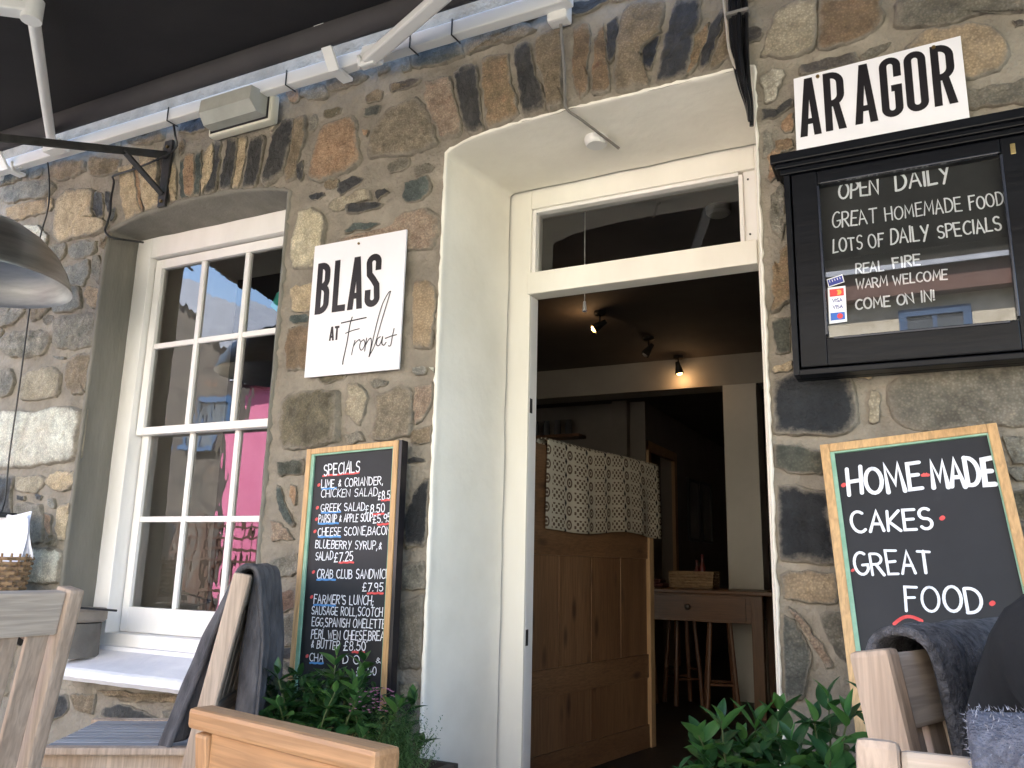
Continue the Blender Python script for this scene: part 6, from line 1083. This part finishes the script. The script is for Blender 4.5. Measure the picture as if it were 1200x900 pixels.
# dots and rings in column B
bu = M_('MULTIPLY', M_('SUBTRACT', fu, .78), CW); bv = M_('MULTIPLY', M_('SUBTRACT', fv, .5), .068)
rr_ = M_('SQRT', M_('ADD', M_('POWER', M_('MULTIPLY', bu, 1.0), 2), M_('POWER', bv, 2)))
ring = M_('LESS_THAN', M_('ABSOLUTE', M_('SUBTRACT', rr_, .019)), .0055); dot = M_('LESS_THAN', rr_, .008)
bu2 = M_('MULTIPLY', M_('SUBTRACT', fu, .60), CW); bv2 = M_('MULTIPLY', M_('SUBTRACT', M_('FRACT', M_('ADD', fv, .5)), .5), .068)
dk = M_('LESS_THAN', M_('ADD', M_('MULTIPLY', M_('ABSOLUTE', bu2), 1.6), M_('ABSOLUTE', bv2)), .018)
B1 = M_('MAXIMUM', ring, dot)
pat = M_('MAXIMUM', A1, B1); mxc = N.new('ShaderNodeMix'); mxc.data_type = 'RGBA'; L.new(pat, mxc.inputs[0]); mxc.inputs[6].default_value = (.56, .51, .40, 1); mxc.inputs[7].default_value = (.13, .085, .055, 1)
mx2 = N.new('ShaderNodeMix'); mx2.data_type = 'RGBA'; L.new(dk, mx2.inputs[0]); L.new(mxc.outputs[2], mx2.inputs[6]); mx2.inputs[7].default_value = (.02, .014, .012, 1); L.new(mx2.outputs[2], bs_.inputs['Base Color'])
V = []; F = []; UVs = []; ns, nt2 = 60, 40
for i in range(ns+1):
    s = .145+(LS+.055-.145)*i/ns; cum = 0; pv_ = None
    for j in range(nt2+1):
        u = j/nt2
        if u < .52: d = .41*(1-u/.52); y = -.016; z = 1.632-d
        elif u < .62: a = (u-.52)/.10*pi; y = .015-.031*cos(a); z = 1.632+.016*sin(a)
        else: d = (u-.62)/.38*.35; y = .047; z = 1.632-d
        g = min(1, abs(z-1.64)/.3)
        y += (-1 if u < .57 else 1)*(.007*g*(1+sin(s*13+1.5))+.005*g*sin(s*31))
        z += .006*sin(s*9)*(1 if u < .1 else .3)-(.01*g if u < .3 else 0)*sin(s*5)
        p = (s+.02*g*(i/ns-.4), y, z)
        if pv_ is not None: cum += math.dist(p, pv_)
        pv_ = p; V.append(MS @ Vector(p)); UVs.append((s, cum))
for i in range(ns):
    for j in range(nt2): F.append((i*(nt2+1)+j, (i+1)*(nt2+1)+j, (i+1)*(nt2+1)+j+1, i*(nt2+1)+j+1))
o = mesh('tapestry_blanket', V, F, bk, None, True); ul = o.data.uv_layers.new(name='UVMap')
for lp in o.data.loops: ul.data[lp.index].uv = UVs[lp.vertex_index]
c = MS @ Vector((.6, 0, 1.63)); o.data.transform(Matrix.Translation(-c)); o.location = c
md = o.modifiers.new('thickness', 'SOLIDIFY'); md.thickness = .007; md.offset = 1
tag(o, 'cream and brown patterned woven blanket folded over the settle back', 'blanket')
# a second fold of the same blanket hanging at its left end
tag(MB().box(0, 0, 0, 0, 0, 0).build('tmp', bk), '') if False else None
# table
tbl = wood('table_pine', (.12, .05, .02), (.19, .09, .038), 0, (.05, .02, .01), .35, .3)
tblv = wood('table_pine_leg', (.13, .06, .025), (.21, .10, .042), 2, (.05, .02, .01), .4, .3)
t = empty('kitchen_table', (-1.75, 3.75, .1), 'old pine table with drawer in the dim room behind the settle', 'table')
def TB(x0, x1, y0, y1, z0, z1, name, m, b=.004): return kid(MB().box(x0, x1, y0, y1, z0, z1, b).build(name, m), t)
TB(-2.55, -.965, 3.33, 4.05, .885, .912, 'table_top', tbl, .006)
for x in (-1.135, -2.48):
    for y in (3.37, 3.94): TB(x, x+.075, y, y+.075, .1, .884, 'leg', tblv)
TB(-2.405, -1.135, 3.385, 3.405, .70, .884, 'apron', tbl, .001); TB(-2.405, -1.135, 3.96, 3.98, .70, .884, 'apron', tbl, .001)
dwr = TB(-2.05, -1.17, 3.372, 3.384, .715, .868, 'drawer', tbl, .003)
o = MB().lathe([(0, .03), (.014, .028), (.022, .018), (.02, .008), (.01, .0), (.01, -.01)], (0, 0, 0), 16).build('knob', mat('dark_knob', (.03, .018, .012), (.05, .03, .02), 10, .3), smooth=True)
o.data.transform(Matrix.Rotation(pi/2, 4, 'X')); o.location = (-1.56, 3.372, .795); o.parent = dwr; o.matrix_parent_inverse = dwr.matrix_world.inverted() if False else Matrix.Translation(-t.location)@Matrix.Translation((0, 0, 0)) if False else Matrix.Identity(4)
# stools
stm = mat('stool_wood', (.11, .045, .022), (.17, .08, .04), 5, .4, .1, 20, stretch=(1, 1, .2))
def stool(x, y, h, label, r=.15, rot=0.0):
    t = empty('stool', (x, y, .1), label, 'stool', rot, 'wooden stools at the pine table')
    def P(name, mb, sm=False): o = mb.build(name, stm, smooth=sm); o.parent = t
    P('seat', MB().lathe([(0, h-.028), (r-.006, h-.028), (r, h-.02), (r, h-.006), (r-.008, h), (0, h-.004)], (0, 0, 0), 28), True)
    for i in range(4):
        a = pi/4+i*pi/2; P('leg', MB().tube([(cos(a)*r*.62, sin(a)*r*.62, h-.03), (cos(a)*r*.98, sin(a)*r*.98, 0)], [.014, .018], 10), True)
    for i in range(4):
        a = pi/4+i*pi/2; b = a+pi/2; z = .18+(i % 2)*.06; q = r*(.98-.36*z/h); P('stretcher', MB().tube([(cos(a)*q, sin(a)*q, z), (cos(b)*q, sin(b)*q, z)], .009, 8), True)
stool(-1.40, 3.60, .62, 'wooden stool tucked under the right end of the pine table', rot=.3)
stool(-1.97, 3.55, .62, 'wooden stool under the left end of the pine table, by the settle post', rot=.1)
stool(-1.71, 3.75, .64, 'wooden stool under the middle of the pine table', rot=.7)
stool(-1.05, 4.45, .62, 'wooden stool behind the pine table beside the white column', rot=.5)
# things on the table
t = empty('table_basket', (-1.60, 3.72, .912), 'brown woven basket on the pine table before the column', 'basket')
for i in range(6):
    z = .925+i*.02; w_ = .15+.002*i; d_ = .095
    kid(MB().tube([(-1.60-w_, 3.72-d_, z), (-1.60+w_, 3.72-d_, z), (-1.60+w_, 3.72+d_, z), (-1.60-w_, 3.72+d_, z), (-1.60-w_, 3.72-d_, z)], .011, 6).build('wicker_strand', wick), t)
kid(MB().box(-1.74, -1.46, 3.63, 3.81, .913, .925).build('basket_base', wick), t)
redb = mat('dark_red_glass', (.10, .012, .01), (.14, .02, .015), 5, .2)
for k_, (x, h, lb) in enumerate(((-1.535, .23, 'dark red bottle standing right in the table basket'), (-1.575, .19, 'shorter dark red bottle standing in the table basket'))):
    tag(MB().lathe([(0, 0), (.021, 0), (.022, .01), (.022, h*.6), (.010, h*.78), (.010, h-.01), (.011, h-.008), (.011, h), (0, h)], (0, 0, 0), 18).build('sauce_bottle', redb if k_ == 0 else mat('dark_red_glass2', (.09, .015, .012), (.12, .02, .015), 5, .2), smooth=True), lb, 'bottle').location = (x, 3.70, .925)
for (x, y, c_) in ((-1.93, 3.7, 'dark red folded cloth on the left of the pine table'),):
    o = MB().box(-.12, .12, -.08, .08, 0, .03, .01).box(-.11, .1, -.075, .07, .031, .058, .01).build('folded_cloth', mat('maroon_cloth', (.07, .018, .015), (.11, .03, .025), 20, .95, .4, 90)); o.location = (x, y, .913); tag(o, c_, 'cloth')
# pictures on the corridor wall
for k_, (y0, y1, z0, z1, lb) in enumerate(((6.56, 7.03, 1.35, 2.03, 'nearer dark framed picture on the corridor wall'), (7.15, 7.62, 1.35, 2.05, 'farther dark framed picture on the corridor wall'))):
    t = empty('picture', (-2.39, (y0+y1)/2, z0), lb, 'picture')
    fr_ = MB().box(-2.398, -2.37, y0, y0+.03, z0, z1).box(-2.398, -2.37, y1-.03, y1, z0, z1).box(-2.398, -2.37, y0+.03, y1-.03, z0, z0+.03).box(-2.398, -2.37, y0+.03, y1-.03, z1-.03, z1)
    kid(fr_.build('frame', black_p), t); kid(MB().box(-2.397, -2.385, y0+.03, y1-.03, z0+.03, z1-.03).build('mount', mat('picture_mount', (.3, .29, .27), (.2, .2, .2), 3, .4)), t)
# shelf of jars at the back left
t = empty('wall_shelf', (-3.3, 5.0, 2.18), 'high dark shelf on the back wall left of the settle', 'shelf')
kid(MB().box(-3.9, -3.0, 4.9, 5.09, 2.28, 2.31, .003).build('board', stm), t)
for i, x in enumerate((-3.62, -3.5, -3.38, -3.26, -3.14)):
    o = MB().lathe([(0, 0), (.035, 0), (.036, .11), (.028, .13), (.028, .15), (0, .15)], (0, 0, 0), 16).build('jar', mat('jar_glass', (.10, .10, .11), (.15, .15, .16), 5, .15), smooth=True); o.location = (x, 4.98, 2.311)
    tag(o, ('leftmost glass jar on the high dark back shelf', 'second glass jar from the left on the high dark back shelf', 'middle glass jar of the five on the high dark back shelf', 'second glass jar from the right on the high dark back shelf', 'rightmost glass jar on the high dark back shelf')[i], 'jar', 'jars on the high back shelf')
# ceiling spotlights, pull cord, smoke alarm
bulb_on = emis('lit_bulb', (1, .5, .14), 3); bulb_off = mat('unlit_bulb', (.4, .38, .34), (.45, .43, .4), 5, .2)
def spot(x, y, on, aim, label):
    t = empty('ceiling_spotlight', (x, y, 2.75), label, 'spotlight', 0, 'spotlights on the cafe ceiling')
    kid(MB().lathe([(0, 0), (.04, 0), (.042, -.02), (.03, -.028), (0, -.028)], (x, y, 2.75), 20).build('ceiling_plate', iron, smooth=True), t)
    a = Vector((x, y, 2.722)); aim = Vector(aim).normalized(); h = a+Vector((0, 0, -.07))
    kid(MB().tube([a, h], .006, 8).build('spotlight_stem', iron), t)
    prof = [(.0, -.05), (.016, -.05), (.02, -.02), (.03, .02), (.036, .05), (.033, .05), (.026, .02), (.0, .0)]
    o = MB().lathe(prof, (0, 0, 0), 20).build('shade', iron, smooth=True); o.data.transform(aim.to_track_quat('Z', 'Y').to_matrix().to_4x4()); o.data.transform(Matrix.Translation(h)); kid(o, t)
    o = MB().lathe([(0, .02), (.016, .025), (.024, .04), (.02, .056), (.0, .064)], (0, 0, 0), 14).build('bulb', bulb_on if on else bulb_off, smooth=True); o.data.transform(aim.to_track_quat('Z', 'Y').to_matrix().to_4x4()); o.data.transform(Matrix.Translation(h)); kid(o, t)
    if on:
        l = bpy.data.lights.new('spotlight_glow', 'POINT'); l.energy = .16; l.color = (1, .6, .28); l.shadow_soft_size = .02
        lo = bpy.data.objects.new('spotlight_glow', l); COL.objects.link(lo); lo.location = h+aim*.085; kid(lo, t)
spot(-1.924, 2.612, True, (-.8, -.3, -.55), 'lit ceiling spotlight nearest the door, tilted left')
spot(-1.814, 3.356, False, (-.6, -.2, -.9), 'unlit ceiling spotlight, middle of the three')
spot(-1.765, 4.0, True, (.15, .1, -1), 'lit ceiling spotlight farthest from the door, by the beam')
t = empty('pull_cord', (-1.12, .95, 2.75), 'white pull cord with a small bell end hanging inside the doorway', 'light pull')
pc = Vector((-.3982*3.35, .85, 0))
kid(MB().tube([(pc.x, .85, 2.75), (pc.x, .85, 2.20)], .0022, 6).build('cord', white), t)
kid(MB().lathe([(0, .03), (.006, .028), (.011, -.01), (.011, -.02), (0, -.02)], (pc.x, .85, 2.192), 12).build('cord_pull', white, smooth=True), t)
t = empty('smoke_alarm', (-.81, 1.256, 2.75), 'round smoke alarm on the ceiling behind the fanlight glass', 'smoke alarm')
kid(MB().lathe([(0, 0), (.06, 0), (.058, -.03), (.045, -.042), (0, -.044)], (-.81, 1.256, 2.75), 28).build('alarm_body', white_in, smooth=True), t)
# cloth on the window board inside
tag(MB().add([(-2.68, .30, 2.20), (-2.64, .29, 2.255), (-2.60, .295, 2.28), (-2.59, .30, 2.13), (-2.625, .32, 2.12), (-2.64, .31, 2.19)], [(0, 1, 2), (0, 2, 3), (0, 3, 5), (5, 3, 4)]).build('window_ornament', mat('turquoise_plastic', (.03, .42, .34), (.05, .5, .42), 5, .4), origin=(-2.5, .35, 2.1)), 'turquoise ornament hanging behind the upper right window pane', 'ornament')
# ------------------------------------------------------------------ across the street: seen in the glass
def house_box(label, x0, x1, y, eave, ridge, m, rm, windows, dep=7, wm=None, gable=False, door=None):
    t = empty('house', ((x0+x1)/2, y, 0), label, 'house')
    kid(MB().box(x0, x1, y-dep, y, -.2, eave).build('wall', m), t)
    if gable:
        xm = (x0+x1)/2; kid(MB().add([(x0, y, eave), (x1, y, eave), (xm, y, ridge), (x0, y-dep, eave), (x1, y-dep, eave), (xm, y-dep, ridge)], [(0, 1, 2), (5, 4, 3)]).build('gable', m), t)
        kid(MB().add([(x0-.3, y+.25, eave-.15), (xm, y+.25, ridge+.08), (xm, y-dep, ridge+.08), (x0-.3, y-dep, eave-.15), (x1+.3, y+.25, eave-.15), (x1+.3, y-dep, eave-.15)], [(0, 1, 2, 3), (1, 4, 5, 2)]).build('roof', rm), t)
    else:
        kid(MB().add([(x0-.1, y+.3, eave-.08), (x1+.1, y+.3, eave-.08), (x1+.1, y-dep/2, ridge), (x0-.1, y-dep/2, ridge), (x0-.1, y-dep-.3, eave), (x1+.1, y-dep-.3, eave)], [(0, 1, 2, 3), (3, 2, 5, 4), (0, 3, 4), (1, 5, 2)]).build('roof', rm), t)
    for (wx0, wx1, wz0, wz1, fm) in windows:
        f = kid(MB().box(wx0-.09, wx0, y, y+.05, wz0-.09, wz1+.09).box(wx1, wx1+.09, y, y+.05, wz0-.09, wz1+.09).box(wx0, wx1, y, y+.05, wz1, wz1+.09).box(wx0-.12, wx1+.12, y, y+.12, wz0-.09, wz0).box((wx0+wx1)/2-.025, (wx0+wx1)/2+.025, y, y+.04, wz0, wz1).build('window', fm), t)
        kid(MB().box(wx0, wx1, y-.01, y+.012, wz0, wz1).build('pane', mat('far_glass', (.05, .06, .07), (.09, .1, .12), 2, .1)), t)
    return t
pinkm = mat('pink_render', (.46, .12, .22), (.53, .16, .27), 1.5, .85, .1, 20)
creamst = mat('cream_rubble', (.42, .36, .27), (.62, .56, .46), 5, .9, .5, 12, c3=(.3, .25, .18))
darkst = mat('dark_rubble', (.035, .032, .032), (.09, .075, .065), 3, .9, .5, 10, c3=(.17, .08, .04))
bluew = mat('blue_window_paint', (.03, .07, .15), (.04, .09, .19), 5, .5); fasc = mat('red_brown_fascia', (.10, .045, .035), (.13, .06, .045), 3, .7)
house_box('pink rendered house across the street, mirrored in the sash window', -11.55, -8.6, -8.6, 4.4, 7.0, pinkm, roofm, [(-10.1, -9.3, 2.6, 3.5, white)])
house_box('white rendered house between the pink house and the stone cottage across the street', -8.5, -4.4, -8.7, 5.0, 7.6, mat('white_render', (.62, .60, .55), (.7, .68, .62), 2, .85, .1, 20), roofm, [(-7.6, -6.7, 2.8, 3.9, white), (-6.0, -5.1, 2.8, 3.9, white), (-7.6, -6.5, .7, 2.0, white)])
house_box('dark stone house with slate roof left of the pink house across the street', -20, -11.65, -8.9, 4.7, 7.6, darkst, roofm, [(-12.9, -12.2, 3.2, 4.1, bluew), (-17.2, -16.2, 3.0, 4.1, white)], gable=True)
t = house_box('cream stone cottage with blue windows across the street, mirrored in the notice case', -4.3, 5.5, -8.5, 4.72, 7.6, creamst, roofm, [(-.1, .5, 3.0, 4.1, bluew), (-2.9, -2.1, 3.0, 4.1, bluew), (3.0, 3.8, 3.0, 4.1, bluew), (-2.9, -1.9, .7, 2.0, bluew), (2.6, 3.6, .7, 2.0, bluew)])
kid(MB().box(-4.3, 5.5, -8.49, -8.3, 4.34, 4.66).build('fascia', fasc), t)
t = empty('trellis_fence', (-9.5, -6.3, 0), 'dark brown square trellis fence in front of the pink house', 'fence')
trm = mat('brown_trellis', (.05, .022, .014), (.08, .035, .022), 8, .7)
for i in range(26): kid(MB().box(-11.6+i*.16, -11.565+i*.16, -6.32, -6.30, .0, 1.62).build('lattice_strip', trm), t)
for z in (.12, .55, .98, 1.14, 1.30, 1.46, 1.60): kid(MB().box(-11.6, -7.5, -6.3, -6.28, z-.018, z+.018).build('lattice_strip', trm), t)
for x in (-11.7, -9.6, -7.5): kid(MB().box(x-.05, x+.05, -6.36, -6.26, -.1, 1.72).build('post', trm), t)
